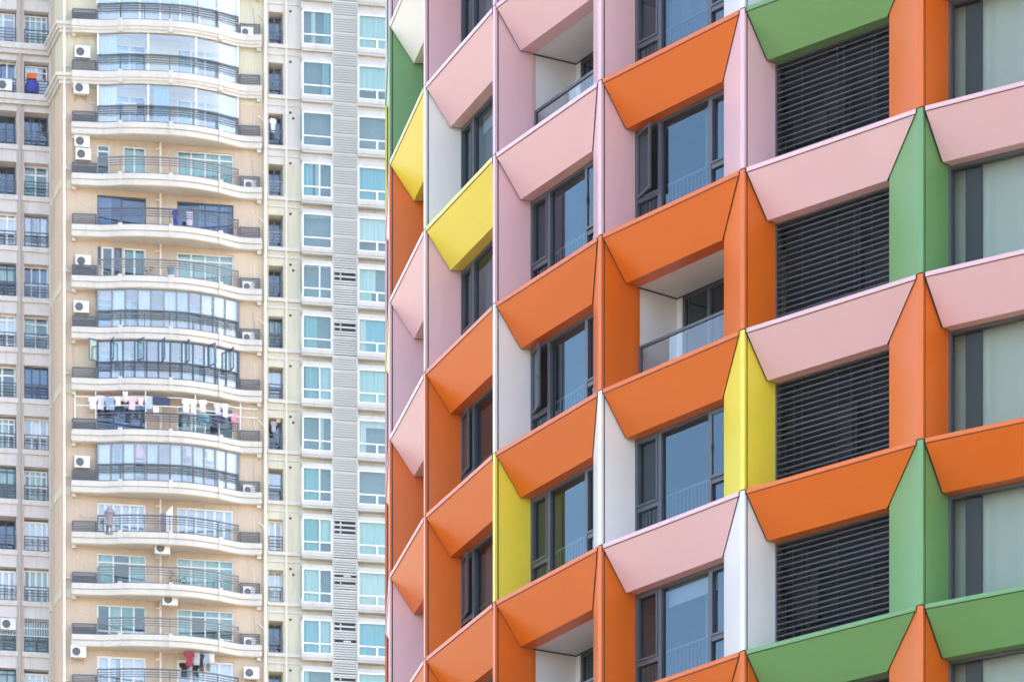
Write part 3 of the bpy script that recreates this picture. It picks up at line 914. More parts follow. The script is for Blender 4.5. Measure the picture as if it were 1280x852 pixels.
for kk in (0, 1):
    zc = tz(80, 42 + 64 * kk); corn = MB()
    for (dz0, dz1, e) in ((0, .22, .14), (.22, .40, .26), (.40, .58, .38)):
        b = corner_band(zc + dz0, zc + dz1 - .004, e, None, '')
        i = len(corn.v); corn.v += b.v; corn.f += [tuple(x + i for x in f) for f in b.f]; corn.m += b.m
    tb(corn, 'cornice', M['slabwhite'])
pp = MB()
x, y, _ = T.p(tu(80.5, -.2), -.2, 0)
pp.tube((x, y, 20), (x, y, ZTOP), .075, 8)
for k in range(KMIN, KMAX + 1):
    pp.tube((x, y, zlip(k) + .3), (x, y, zlip(k) + .42), .11, 8)
    a = T.p(tu(80.5, -.2) + .1, -.2, zlip(k) + .36); b = T.p(pil1 - .1, -.06, zlip(k) + .36)
    if k % 2: pp.tube(a, b, .035, 5)
tb(pp, 'drain_pipe', M['pipe'])
pp = MB()
x, y, _ = T.p(tu(200.3), -.12, 0)
for k in range(3, KMAX + 1):
    if k in (6, 7, 9): continue
    pp.tube((x, y, zlip(k) - .05), (x, y, zlip(k - 1) - .65), .07, 7)
    a = T.p(tu(194.5), -.05, zlip(k) + 1.86); b = T.p(tu(200.3), -.12, zlip(k) + 1.86)
    pp.tube(a, b, .06, 6)
tb(pp, 'drain_pipe', M['pipe'])

def cable(name, pts, r, m):
    b = MB()
    for i in range(len(pts) - 1): b.tube(pts[i], pts[i + 1], r, 5)
    return tb(b, name, m)
def sag(a, b2, drop, n=8):
    return [tuple(a[j] + (b2[j] - a[j]) * i / n - (drop * 4 * (i / n) * (1 - i / n) if j == 2 else 0) for j in range(3)) for i in range(n + 1)]
rc = random.Random(3)
for k in range(0, KMAX):
    z = zlip(k)
    if k % 2 == 0 or k in (3, 11):
        a = T.p(tu(95), -.03, z + 1.5 + rc.random() * .4); b2 = T.p(tu(119), -.03, z + 1.2 + rc.random() * .6)
        cable('cable', sag(a, b2, .15 + rc.random() * .3), .012, M['pipe'])
    a = T.p(tu(314 + rc.random() * 4), -.03, z + 1.7); b2 = T.p(tu(316 + rc.random() * 5), -.03, z + .5)
    cable('cable', sag(a, b2, .1), .018, M['pipe' if k % 3 else 'pipe_grey'])

# ---- left wing ----------------------------------------------------------
zo0, zo1 = tz(45, 183.2, WD), tz(45, 140.8, WD)
wu = {'a': (tu(-13, WD), tu(20.6, WD)), 'b': (tu(30, WD), tu(61, WD))}
holes = []
for k in range(KMIN, KMAX + 1):
    for c in 'ab': holes.append((*wu[c], floors(zo0, k), floors(zo1, k)))
mb = MB()
ux0, ux1 = tu(-42, WD), tu(63, WD)
wall_sheet(mb, ux0, ux1, 0, ZTOP, WD, holes, 1.0)
# string courses
for k in range(KMIN, KMAX + 1):
    z = floors(zo0, k)
    big = k in (0, 1)
    for (a, b2) in ((ux0, tu(22.5, WD)), (tu(27.5, WD), tu(61.3, WD))):
        mb.box(T, a, b2, WD - .10, WD - .002, z - .28, z - .0)
    if big:
        mb.box(T, ux0, ux1, WD - .30, WD - .104, z - .36, z - .02)
        mb.box(T, ux0, ux1, WD - .20, WD - .104, z - .60, z - .364)
mb.box(T, tu(61.4, WD), tu(64.2, WD), WD - .14, WD + .3, 0, ZTOP)
tb(mb, 'wall', M['wing'], label='pale grey wall of the set-back left wing')
mb = MB()
for a, b2 in ((20.9, 23.2), (26.2, 29.8)):
    mb.box(T, tu(a, WD), tu(b2, WD), WD - .06, WD - .003, 0, ZTOP)
for a, b2 in ((-42, -13.3),):
    mb.box(T, tu(a, WD), tu(b2, WD), WD - .06, WD - .003, 0, ZTOP)
tb(mb, 'pilaster', M['wing_pil'])
pp = MB(); x, y, _ = T.p(tu(24.6, WD), WD - .12, 0); pp.tube((x, y, 20), (x, y, ZTOP), .06, 6)
tb(pp, 'drain_pipe', M['pipe_grey'])
WT = {  # (type, options) per wing opening
    ('b', 0): 'slide3', ('b', 1): 'curt', ('b', 2): 'dark', ('b', 3): 'trans', ('b', 4): 'brown', ('b', 5): 'open', ('b', 6): 'split', ('b', 7): 'navy', ('b', 8): 'white', ('b', 9): 'slide3',
    ('b', 10): 'fold', ('b', 11): 'fold2', ('b', 12): 'grid', ('b', 13): 'fold', ('a', 0): 'curt', ('a', 1): 'open', ('a', 2): 'void', ('a', 3): 'void', ('a', 4): 'light', ('a', 5): 'navyw',
    ('a', 6): 'light', ('a', 7): 'trans', ('a', 8): 'slide3', ('a', 9): 'navyw', ('a', 10): 'void', ('a', 11): 'fold', ('a', 12): 'grid', ('a', 13): 'navyw'}
for k in range(KMIN, KMAX + 1):
    for c in 'ab':
        u0, u1 = wu[c]; z0, z1 = floors(zo0, k), floors(zo1, k)
        ty = WT.get((c, k), 'split'); d = WD + .95
        w = None
        if ty == 'void': w = t_window(u0, u1, z0, z1, d, cols=3, frame='navyframe', gl='tglass_dark', backdrop='room_dark')
        elif ty == 'dark': w = t_window(u0, u1, z0, z1, d - .2, cols=3, frame='navyframe', gl='tglass_dark', cur=[(.25, .5, 'c_grey', None)], backdrop='room_dark')
        elif ty == 'slide3': w = t_window(u0 + .05, u1 - .05, z0 + .0, z1 - .12, d - .5, cols=4, transom=.84, low=.48, gl='tglass', cur=[(.2, .75, 'c_white', None)])
        elif ty == 'curt': w = t_window(u0 + .1, u1 - .05, z0, z1 - .1, d - .5, cols=2, transom=.8, gl='tglass_clear', cur=[(.1, .6, 'c_white', .9)])
        elif ty == 'trans': w = t_window(u0, u1, z0, z1, d - .4, cols=2, transom=.74, gl='tglass', w=.1, cur=[(.0, .45, 'c_teal', .8)])
        elif ty == 'brown': w = t_window(u0, u1, z0, z1, d - .6, cols=3, frame='greyframe', gl='tglass_clear', cur=[(.1, .3, 'c_grey', None), (.6, .9, 'c_white', None)])
        elif ty == 'open': w = t_window(u0, u1, z0 + .0, z1, d - .45, cols=3, transom=.46, gl='tglass_dark', cur=[(.5, 1, 'c_white', None)], backdrop='room_dark')
        elif ty == 'split': w = t_window(u0, u1, z0, z1, d - .45, cols=2, transom=.80, low=.45, gl='tglass', cur=[(.02, .5, 'c_white', .6)], backdrop='room_dark')
        elif ty == 'navy': w = t_window(u0, u1, z0, z1, d - .6, cols=3, low=.43, frame='navyframe', gl='tglass_dark', cur=[(.0, .95, 'c_blue', None)], backdrop='room_dark')
        elif ty == 'navyw': w = t_window(u0, u1, z0, z1, d - .6, cols=3, low=.45, transom=.85, frame='navyframe', gl='tglass', cur=[(.35, .9, 'c_white', .55)])
        elif ty == 'white': w = t_window(u0, u1, z0, z1, d - .5, cols=3, low=.46, gl='tglass_clear', w=.13, cur=[(.3, .7, 'c_white', .5)], backdrop='room_dark')
        elif ty == 'fold': w = t_window(u0, u1, z0, z1 - .12, d - .5, cols=4, gl='tglass_clear', w=.13, cur=[(.0, .7, 'c_grey', None)])
        elif ty == 'fold2': w = t_window(u0, u1, z0, z1 - .05, d - .6, cols=4, gl='tglass', w=.1, low=.45, cur=[(.2, .9, 'c_white', None)])
        elif ty == 'light': w = t_window(u0, u1, z0, z1, d - .55, cols=3, gl='tglass_clear', w=.1, transom=.85, low=.42, cur=[(.3, .95, 'c_white', .55)])
        elif ty == 'grid':
            w = t_window(u0, u1, z0, z1, d - .5, cols=2, low=.4, gl='tglass', frame='greyframe', cur=[(.1, .5, 'c_blue', None)])
            gb = MB(); uu = u0 + .05
            while uu < u1:
                gb.box(T, uu - .012, uu + .012, WD + .06, WD + .085, z0 + .95, z1 - .02); uu += .14
            for zz in (z0 + .95, z0 + 1.4): gb.box(T, u0, u1, WD + .055, WD + .09, zz, zz + .03)
            tb(gb, 'security_grille', M['upvc'], w)
        rb = MB()
        for zz, rr in ((z0 + .86, .028), (z0 + .68, .02), (z0 + .52, .02), (z0 + .36, .02), (z0 + .05, .02)):
            rb.box(T, u0 + .0, u1 - .0, WD + .02, WD + .06, zz - rr, zz + rr)
        for uu in (u0 + .03, (u0 + u1) / 2 + .1, u1 - .03):
            rb.box(T, uu - .022, uu + .022, WD + .023, WD + .057, z0, z0 + .83)
        tb(rb, 'railing', M['rail_navy' if (k + (c == 'b')) % 3 else 'rail'])

# ---- right part: pilaster, kitchen recess, bay windows, louvre strip -----
mb = MB()
zk0, zk1 = tz(345, 182), tz(345, 141.8)
uk0, uk1 = tu(335.6), tu(354)
bz0, bz1 = tz(396, 183, -.5), tz(396, 140.5, -.5)      # bay window glass
holes = []
for k in range(KMIN, KMAX + 1):
    holes.append((uk0, uk1, floors(zk0, k), floors(zk1, k)))
def right_col(z): return 1 if z > zlip(2) - 1.2 else 0
uR_a, uR_b = tu(329.3), tu(530)
wall_sheet(mb, uR_a, tu(416), 0, ZTOP, 0, holes, .9, mfun=right_col)
quad(mb, T, tu(416), uR_b, 0, ZTOP, 0.0, 0)
for z0, z1, m in ((0, zlip(2) - 1.2, 0), (zlip(2) - 1.2, ZTOP, 1)):
    mb.box(T, tu(329.0, -.12), tu(334.2, -.12), -.12, -.003, z0 + .003, z1, m)
    mb.box(T, tu(355.2, -.05), tu(359, -.05), -.05, -.003, z0 + .003, z1, m)
tb(mb, 'wall', [M['ivory'], M['slabwhite']])
pp = MB(); x, y, _ = T.p(tu(331.5, -.2), -.2, 0); pp.tube((x, y, 20), (x, y, ZTOP), .07, 8)
for k in range(KMIN, KMAX + 1):
    pp.tube((x, y, zlip(k) + .9), (x, y, zlip(k) + 1.0), .10, 8)
    if k % 2 == 0: pp.tube((x, y, zlip(k) + .95), T.p(tu(322), -.02, zlip(k) + 1.35), .035, 5)
tb(pp, 'drain_pipe', M['pipe'])
pp = MB(); x, y, _ = T.p(tu(358.0, -.1), -.1, 0); pp.tube((x, y, 20), (x, y, ZTOP), .045, 6)
tb(pp, 'drain_pipe', M['pipe'])
for k in range(KMIN, KMAX + 1):
    z = floors(zk0, k); lg = MB()
    lg.box(T, tu(334.4), tu(376), -.12, -.004, z - .22, z - .02)
    lg.box(T, tu(334.4), tu(416), -.06, -.004, z - .62, z - .50)
    tb(lg, 'ledge', M['slabwhite'])
for k in range(KMIN, KMAX + 1):
    vents = MB(); zz = floors(tz(363, 141), k)
    for (px, dz) in ((363, 0),) + (((366.5, -.32),) if k % 3 == 2 else ()):
        c = T.p(tu(px), -.015, zz + dz); e = T.p(tu(px), .01, zz + dz)
        vents.tube(c, e, .075, 10)
    tb(vents, 'vent_hole', M['void'])
KT = ['void', 'shelf', 'shelf', 'navy', 'void', 'void', 'void', 'split', 'grey', 'shelf', 'grey', 'white', 'pale', 'void', 'void', 'void']
for i, k in enumerate(range(KMIN, KMAX + 1)):
    z0, z1 = floors(zk0, k), floors(zk1, k); ty = KT[i]
    if ty in ('void', 'shelf'): t_window(uk0, uk1, z0, z1, .8, cols=2, frame='greyframe', gl='tglass_dark', cur=[(.55, .95, 'c_grey', .5)] if ty == 'shelf' else None, backdrop='room_dark')
    elif ty == 'navy': t_window(uk0, uk1, z0, z1, .7, cols=2, frame='navyframe', gl='tglass_dark', cur=[(.0, .45, 'c_white', .5)], backdrop='room_dark')
    elif ty == 'split': t_window(uk0, uk1, z0, z1, .5, cols=2, low=.5, frame='navyframe', gl='tglass', cur=[(.2, .7, 'c_grey', .6)], backdrop='room_dark')
    elif ty == 'grey': t_window(uk0, uk1, z0, z1, .5, cols=1, low=.45, frame='greyframe', gl='tglass_clear', cur=[(.1, .9, 'c_grey', .5)])
    elif ty == 'white': t_window(uk0, uk1, z0, z1, .4, cols=2, gl='tglass_clear', w=.12, cur=[(.0, .6, 'c_white', None)])
    else: t_window(uk0, uk1, z0, z1, .5, cols=2, gl='tglass_clear', cur=[(.0, .9, 'c_white', None)])
    rb = MB()
    for zz, rr in ((z0 + .86, .03), (z0 + .66, .018), (z0 + .48, .018), (z0 + .30, .018), (z0 + .05, .018)):
        rb.box(T, uk0, uk1, .03, .07, zz - rr, zz + rr)
    for uu in (uk0 + .03, uk1 - .04): rb.box(T, uu - .03, uu + .03, .032, .068, z0, z0 + .83)
    tb(rb, 'railing', M['rail' if k not in (3, 4) else 'greyframe'])

rr2 = random.Random(5)
BAYC = {0: [(.3, .45, 'c_white', None), (.75, 1, 'c_teal', None)], 1: [(.7, .95, 'c_teal', None)], 2: None, 3: [(0, .35, 'c_blue', None), (.45, .6, 'c_aqua', None)], 4: [(0, 1, 'c_teal', .1)],
        5: [(0, 1, 'c_grey', .05)], 6: [(.0, .5, 'c_teal', None)], 7: [(.1, .55, 'c_teal', None), (.6, 1, 'c_grey', None)], 8: [(.6, .75, 'c_aqua', None)], 9: [(0, .6, 'c_teal', None)],
        10: [(0, .55, 'c_teal', None), (.6, 1, 'c_aqua', .7)], 11: [(0, .6, 'c_aqua', None)], 12: [(0, .6, 'c_blue', None), (.6, 1, 'c_grey', None)], 13: [(0, .2, 'c_aqua', None)], -1: [(0, 1, 'c_aqua', None)], 14: None}
RWC = {0: [(0, 1, 'c_aqua', None)], 1: [(0, 1, 'c_aqua', .72)], 2: None, 3: [(0, 1, 'c_blue', None)], 4: [(0, 1, 'c_white', .7)], 5: [(0, .45, 'c_white', .7), (.0, .35, 'c_aqua', None)], 6: [(.0, .2, 'c_white', None), (.2, .7, 'c_blue', None)],
       7: [(0, 1, 'c_aqua', None)], 8: [(0, .2, 'c_white', None), (.2, 1, 'c_white', .2)], 9: None, 10: [(0, 1, 'c_aqua', None)], 11: [(0, 1, 'c_white', None)], 12: [(0, .7, 'c_blue', None)], 13: [(0, .8, 'c_aqua', .9)], -1: [(0, 1, 'c_white', None)], 14: None}
for k in range(KMIN, KMAX + 1):
    for side in (0, 1):
        if side == 0: p0, p1, cols, gx = 378.0, 415.2, (2 if k in (3, 5, 7, 8, 9, 10, 11, 12) else 1), 396
        else: p0, p1, cols, gx = 447.5, 497, 1, 470
        dF = -.5
        u0, u1 = tu(p0, dF), tu(p1, dF)
        z0, z1 = floors(bz0, k), floors(bz1, k)
        hb = MB()
        hb.box(T, u0, u1, dF, -.003, z1 + .01, z1 + .24)
        hb.box(T, u0 - .06, u1 + .06, dF - .06, -.004, z0 - .24, z0 - .01, 0)
        hb.box(T, u0 - .02, u1 + .02, dF - .02, -.005, z0 - .36, z0 - .244, 0)
        # side cheeks
        hb.box(T, u0, u0 + .05, dF + .12, -.006, z0 - .01, z1 + .01, 1)
        hb.box(T, u1 - .05, u1, dF + .12, -.006, z0 - .01, z1 + .01, 1)
        bw = tb(hb, 'bay_window', [M['sillgrey'], M['upvc']])
        cur = (BAYC if side == 0 else RWC).get(k)
        fb = MB(); w = .065
        rect_frame(fb, T, u0, u1, z0 - .01, z1 + .01, dF - .02, dF + .1, w)
        zt = z0 + (z1 - z0) * .30
        fb.box(T, u0 + w, u1 - w, dF - .012, dF + .09, zt - .032, zt + .032)
        if cols == 2:
            um = u0 + (u1 - u0) * .58
            fb.box(T, um - .03, um + .03, dF - .01, dF + .088, z0 + w, z1 - w)
        if side == 1:
            um = tu(471.5, dF); fb.box(T, um - .05, um + .05, dF - .01, dF + .088, z0 + w - .01, zt - .045)
        tb(fb, 'frame', M['upvc'], bw)
        pb = MB(); quad(pb, T, u0 + w, u1 - w, z0 + w - .01, z1 - w + .01, dF + .03)
        tb(pb, 'pane', M['tglass'], bw, fix=False)
        rb = MB(); e = .06
        for (p, q) in (((u0 + e, z0), (u0 + e, z1)), ((u1 - e, z0), (u1 - e, z1)), ((u0 + e, z0), (u1 - e, z0)), ((u0 + e, z1), (u1 - e, z1))):
            rb.face([T.p(p[0], dF + .11, p[1]), T.p(q[0], dF + .11, q[1]), T.p(q[0], -.06, q[1]), T.p(p[0], -.06, p[1])])
        quad(rb, T, u0 + e, u1 - e, z0, z1, -.06)
        tb(rb, 'room', M['room'], bw)
        for (f0, f1, kind, top) in (cur or []):
            cb = MB(); n = max(6, int((f1 - f0) * 18))
            a, b2 = u0 + w + (u1 - u0 - 2 * w) * f0, u0 + w + (u1 - u0 - 2 * w) * f1
            zb2 = z0 if top is None else z1 - (z1 - z0) * top
            for j in range(n):
                ua, ue = a + (b2 - a) * j / n, a + (b2 - a) * (j + 1) / n
                da, de = dF + .18 + .03 * math.sin(j * 2.2), dF + .18 + .03 * math.sin((j + 1) * 2.2)
                cb.face([T.p(ua, da, zb2), T.p(ue, de, zb2), T.p(ue, de, z1), T.p(ua, da, z1)])
            tb(cb, 'curtain', M[kind], bw, smooth=True)
        if side == 0:       # narrow side leaf seen past the left cheek
            sb = MB(); ul = u0 - .02
            sb.box(T, ul - .03, ul, dF + .1, -.08, z0 + .35, z1 - .05, 0)
            tb(sb, 'side_leaf', M['tglass' if k % 3 == 2 else 'upvc'], bw)
        # band between the windows
        bb = MB(); zz = z0 - .37
        bb.box(T, u0 - .05, u1 + .05, -.30 if k <= 2 else -.12, -.007, zz - .42, zz)
        tb(bb, 'spandrel', M['slabwhite' if k <= 2 else 'ivory'])
# louvre strip: one part per storey
for (pa, pb_) in ((416.5, 446.3), (498.2, 529)):
    dF = -.42
    u0, u1 = tu(pa, dF), tu(pb_, dF)
    for k in range(KMIN, KMAX + 1):
        zb0 = floors(tz(431, 194, -.4), k); pitch = PITCH / 21.0
        mb = MB(); um = (u0 + u1) / 2
        gap = {5: (11, 13), 6: (11, 13), 10: (11, 13, 15), 11: (11, 14), 12: (8, 13, 15), 13: (10, 13)}.get(k, ())
        for i in range(21):
            z = zb0 + i * pitch
            lt = 1 if i in (0, 8, 15) else 0
            segs = [(u0, u1)]
            if i in gap: segs = [(u0, u0 + .07), (u0 + .38, u0 + .46), (u1 - .1, u1)] if i % 2 else [(u0, u0 + .06), (um - .1, um + .32)]
            for (a, b2) in segs:
                j = len(mb.v)
                pr = [(dF - .05, z + .012), (dF - .05, z + .085), (dF + .02, z + pitch * .99), (dF + .02, z + pitch * .80)] if not lt else [(dF - .075, z + .01), (dF - .075, z + .075), (dF + .03, z + .1), (dF + .03, z)]
                for u in (a, b2): mb.v += [T.p(u, dd, zz) for dd, zz in pr]
                for q in range(4):
                    q2 = (q + 1) % 4
                    mb.f.append((j + q, j + q2, j + 4 + q2, j + 4 + q)); mb.m.append(lt)
                mb.f.append((j, j + 1, j + 2, j + 3)); mb.m.append(lt); mb.f.append((j + 4, j + 5, j + 6, j + 7)); mb.m.append(lt)
        mb.box(T, u0 - .05, u0 + .02, dF - .03, -.01, zb0, zb0 + PITCH - .002, 0)
        mb.box(T, u1 - .02, u1 + .05, dF - .03, -.01, zb0, zb0 + PITCH - .002, 0)
        mb.box(T, u0 + .02, u1 - .02, -.2, -.05, zb0, zb0 + PITCH - .002, 2)
        tb(mb, 'louvre_panel', [M['louvre'], M['louvre_light'], M['louvre_back'] if not gap else M['room_dark']])

# body of the tower behind its fronts
mb = MB()
mb.box(T, tu(-42, WD), uR_b, WD + 3.2, 26, 0, ZTOP - .5)
mb.box(T, uR_b - .3, uR_b, 0.01, WD + 3.2, 0, ZTOP - .5)
mb.box(T, tu(70), tu(72), 1.9, WD + 3.2, 0, ZTOP - .5)
mb.box(T, tu(-42, WD), tu(63, WD), WD + 2.7, WD + 3.1, 0, ZTOP - .5)
tb(mb, 'rear_wall', M['tan'])
mb = MB(); mb.box(T, tu(66, 1), uR_b - .4, .01, WD + 3.1, ZTOP - .3, ZTOP - .1); mb.box(T, tu(66, 1), uR_b - .4, 1.95, WD + 3.1, 1.0, 1.3)
tb(mb, 'roof', M['sillgrey'])

# ================================================================== THINGS ON THE TOWER
# ---- air conditioners: one built with its parts, then copied --------------
def make_ac():
    root = empty('air_conditioner', (0, 0, 0), 'x', 'air conditioner', 'air conditioners on the tower', TH)
    L0 = Fr(0, 0, 1, 0, 0, 1)
    mb = MB()
    w, dp, h = .43, .32, .62
    mb.box(L0, -w, w, -dp, 0, 0, h)
    mb.box(L0, -w - .012, w + .012, -dp - .012, .012, h + .001, h + .03)
    mb.box(L0, w * .48, w * .50, -dp - .006, -dp + .01, .03, h - .03)
    for i in range(5): mb.box(L0, w * .56, w * .92, -dp - .008, -dp + .01, .10 + i * .09, .13 + i * .09)
    mb.build('casing', M['acwhite'], root)
    mb = MB(); cx, cz, rr = -w * .30, h * .5, .235
    ring_ = [(cx + rr * math.cos(2 * math.pi * i / 20), cz + rr * math.sin(2 * math.pi * i / 20)) for i in range(20)]
    j = len(mb.v)
    mb.v += [(x, -dp - .012, z) for x, z in ring_] + [(x, -dp + .01, z) for x, z in ring_]
    mb.f.append(tuple(range(j, j + 20))); mb.m.append(0)
    for i in range(20): mb.f.append((j + i, j + (i + 1) % 20, j + 20 + (i + 1) % 20, j + 20 + i)); mb.m.append(0)
    g = mb.build('fan_grille', M['acdark'], root)
    mb = MB()
    for q in (.10, .17, .225):
        for i in range(16):
            a, b2 = 2 * math.pi * i / 16, 2 * math.pi * (i + 1) / 16
            mb.tube((cx + q * math.cos(a), -dp - .02, cz + q * math.sin(a)), (cx + q * math.cos(b2), -dp - .02, cz + q * math.sin(b2)), .008, 4)
    for i in range(4):
        a = math.pi * i / 4
        mb.tube((cx - .23 * math.cos(a), -dp - .022, cz - .23 * math.sin(a)), (cx + .23 * math.cos(a), -dp - .022, cz + .23 * math.sin(a)), .007, 4)
    mb.build('wire_guard', M['greyframe'], g)
    for sx in (-.30, .30):
        mb = MB(); mb.box(L0, sx - .02, sx + .02, -dp - .02, .06, -.045, -.003); mb.box(L0, sx - .02, sx + .02, .02, .06, -.3, -.045)
        mb.tube((sx, -dp + .03, -.045), (sx, .03, -.28), .014, 5)
        mb.build('bracket', M['pipe_grey'], root)
    return root
ac0 = make_ac()
used = [False]
def place_ac(px, py, d, label, sc=1.0, wing=False):
    """py: row of the lower edge of the casing"""
    if not used[0]:
        o = ac0; used[0] = True
    else:
        o = ac0.copy(); COL.objects.link(o)
        for ch in list(ac0.children):
            c = ch.copy(); COL.objects.link(c); c.parent = o
            for gch in list(ch.children):
                e = gch.copy(); COL.objects.link(e); e.parent = c
    u = tu(px, d)
    if isinstance(py, tuple): z = zlip(py[1]) - .09; sc = .80      # stands on the balcony floor inside its cage
    else: z = tz(px, py, d)
    o.location = T.p(u, d, z); o.scale = (sc, sc, sc)
    o['label'] = label
for px, py, d, lb in (
    (102.5, 74.5, -.06, 'white air conditioner on the cream wall beside the second balcony from the top'),
    (101, 119.5, -.12, 'air conditioner hung under the left end of the second balcony from the top'),
    (102, 186.0, -.06, 'upper of the two white air conditioners stacked above the fourth balcony cage'),
    (103.5, 202.0, -.06, 'lower of the two white air conditioners stacked above the fourth balcony cage'),
    (103.5, 335.5, -.06, 'white air conditioner half hidden by the left cage of the sixth balcony, beside white-framed windows'),
    (101, 392.5, -.06, 'white air conditioner standing over the left cage of the grey-glazed seventh balcony'),
    (102, 586.0, -.06, 'white air conditioner half behind the left cage under the laundry balcony'),
    (202.5, 693.5, -.62, 'air conditioner hanging below the folding-door balcony, right of the transom window'),
    (212, 757.5, -.62, 'air conditioner on the wall between two windows, second balcony from the bottom'),
    (97.5, 822.5, -.16, 'lowest air conditioner at the left corner, under the balcony end'),
    (313.5, 849.0, -.10, 'white air conditioner at the bottom right of the balcony wall near the drain pipe'),
    (308, ('k', 0), -.03, 'air conditioner inside the right cage of the topmost balcony'),
    (105, ('k', 0), -.06, 'air conditioner inside the left cage of the topmost balcony'),
    (312, ('k', 3), .0, 'air conditioner inside the right cage of the balcony with the small white door'),
    (310, ('k', 5), .0, 'air conditioner inside the right cage of the balcony holding the blue bucket'),
    (310, ('k', 6), .0, 'air conditioner inside the right cage of the grey-glazed balcony'),
    (311, ('k', 9), .0, 'air conditioner inside the right cage below the laundry balcony, by a framed side window'),
    (311, ('k', 11), .0, 'air conditioner inside the right cage of the balcony with the pale top rail'),
    (312, ('k', 12), .0, 'air conditioner inside the right cage of the second lowest whole balcony'),
    (5, 115.5, WD + .32, 'air conditioner in the left wing opening next to a tilted white sash'),
    (10, 802.0 - 14, WD + .3, 'white air conditioner box behind the barred opening at the far left'),
): place_ac(px, py, d, lb)

# ---- laundry ----------------------------------------------------------------
CL = {n: cloth_mat(n + '_cloth', c) for n, c in dict(white=(.78, .78, .78), lilac=(.62, .58, .70), greyblue=(.28, .36, .46), pink=(.68, .46, .52), palepink=(.74, .58, .60), lightblue=(.40, .50, .68),
      navy=(.05, .06, .12), teal=(.10, .45, .52), cream=(.74, .68, .56), rose=(.75, .30, .42), red=(.26, .035, .05), black=(.03, .03, .04), grey=(.35, .36, .38), mauve=(.27, .23, .27),
      orange=(.70, .16, .05), blue=(.04, .06, .35), bucketblue=(.12, .30, .46)).items()}
SHAPES = {
    'shirt': [(-.5, .86), (-.22, 1), (0, .95), (.22, 1), (.5, .86), (.42, .60), (.28, .68), (.30, .0), (-.30, .02), (-.28, .68), (-.42, .60)],
    'trousers': [(-.5, 1), (.5, 1), (.46, 0), (.10, .0), (.03, .62), (-.06, .02), (-.44, .0)],
    'towel': [(-.5, 1), (.5, .985), (.48, .02), (-.49, .0)],
    'dress': [(-.22, 1), (-.08, .93), (.08, .93), (.22, 1), (.24, .66), (.5, .04), (.1, .0), (-.5, .03), (-.24, .66)],
}
def garment(name, shape, colr, px, py0, py1, w, out, label, cat=None, group='laundry hung out on the tower'):
    u = tu(px, -out); zb = tz(px, py1, -out); zt = tz(px, py0, -out); h = zt - zb
    import bmesh
    pts = SHAPES[shape]; me = bpy.data.meshes.new(name); bm = bmesh.new()
    fr_ = [bm.verts.new((x * w, -.02, y * h)) for x, y in pts]
    f = bm.faces.new(fr_)
    r = bmesh.ops.extrude_face_region(bm, geom=[f])
    for v in r['geom']:
        if isinstance(v, bmesh.types.BMVert): v.co.y += .045
    bmesh.ops.triangulate(bm, faces=bm.faces)
    bmesh.ops.subdivide_edges(bm, edges=bm.edges, cuts=2, use_grid_fill=True)
    ph = random.random() * 6
    for v in bm.verts:
        v.co.y += .035 * math.sin(v.co.x * 14 + ph) * (1.1 - v.co.z / h) + .02 * math.sin(v.co.z * 7 + ph)
        v.co.x += .02 * math.sin(v.co.z * 6 + ph)
    bmesh.ops.recalc_face_normals(bm, faces=bm.faces)
    bm.to_mesh(me); bm.free(); me.materials.append(CL[colr])
    o = bpy.data.objects.new(name, me); COL.objects.link(o)
    o.location = T.p(u, -out, zb); o.rotation_euler = (0, 0, TH)
    tag(o, label, cat or shape, group)
    return o
B = ' on the drying rail'
for nm, sh, c, px, a, b2, w, lb in (
    ('shirt', 'shirt', 'white', 116, 496, 511, .52, 'plain white shirt, leftmost garment' + B),
    ('shirt', 'shirt', 'lilac', 126, 494, 512, .62, 'lilac-white shirt next to the leftmost white one' + B),
    ('denim_skirt', 'towel', 'greyblue', 137.5, 496, 512, .50, 'grey-blue denim piece between lilac and white shirts' + B),
    ('shirt', 'shirt', 'white', 148, 495, 507, .46, 'short white tee left of the plush toy' + B),
    ('shirt', 'shirt', 'pink', 165, 495, 512, .62, 'pink tee right of the hanging plush toy' + B),
    ('shirt', 'shirt', 'palepink', 176, 496, 506, .44, 'small pale pink top beside the light blue towel' + B),
    ('towel', 'towel', 'lightblue', 186, 495, 511, .40, 'light blue towel beside a white pole' + B),
    ('blanket', 'towel', 'navy', 202, 496, 507, .98, 'wide navy cloth right of the light blue towel' + B),
    ('shorts', 'trousers', 'white', 195, 508.5, 519, .34, 'small white shorts hanging below the navy cloth' + B),
    ('shirt', 'shirt', 'white', 233, 498, 515, .56, 'white shirt, first right of the middle of the rail' + B),
    ('shirt', 'shirt', 'white', 242, 499, 516, .46, 'white shirt squeezed next to a pole, right half of the rail' + B),
    ('shirt', 'shirt', 'cream', 253.5, 499, 515, .52, 'cream shirt inside the white frame' + B),
    ('shirt', 'shirt', 'lilac', 272.5, 503, 519, .48, 'lilac shirt above dark trousers at the right' + B),
    ('shirt', 'shirt', 'white', 281.5, 504, 521, .46, 'white blouse right of the lilac shirt' + B),
    ('towel', 'towel', 'teal', 254, 519, 527, .62, 'teal cloth over the rail, below the cream shirt'),
    ('trousers', 'trousers', 'navy', 272.5, 519, 529, .44, 'navy trousers below the lilac shirt'),
    ('shirt', 'shirt', 'rose', 292, 516, 529, .42, 'rose patterned top, last garment at the right end' + B),
):
    u = tu(px, -out_at(tu(px)) + .1)
    garment(nm, sh, c, px, a, b2, w, out_at(u) - .16, lb)
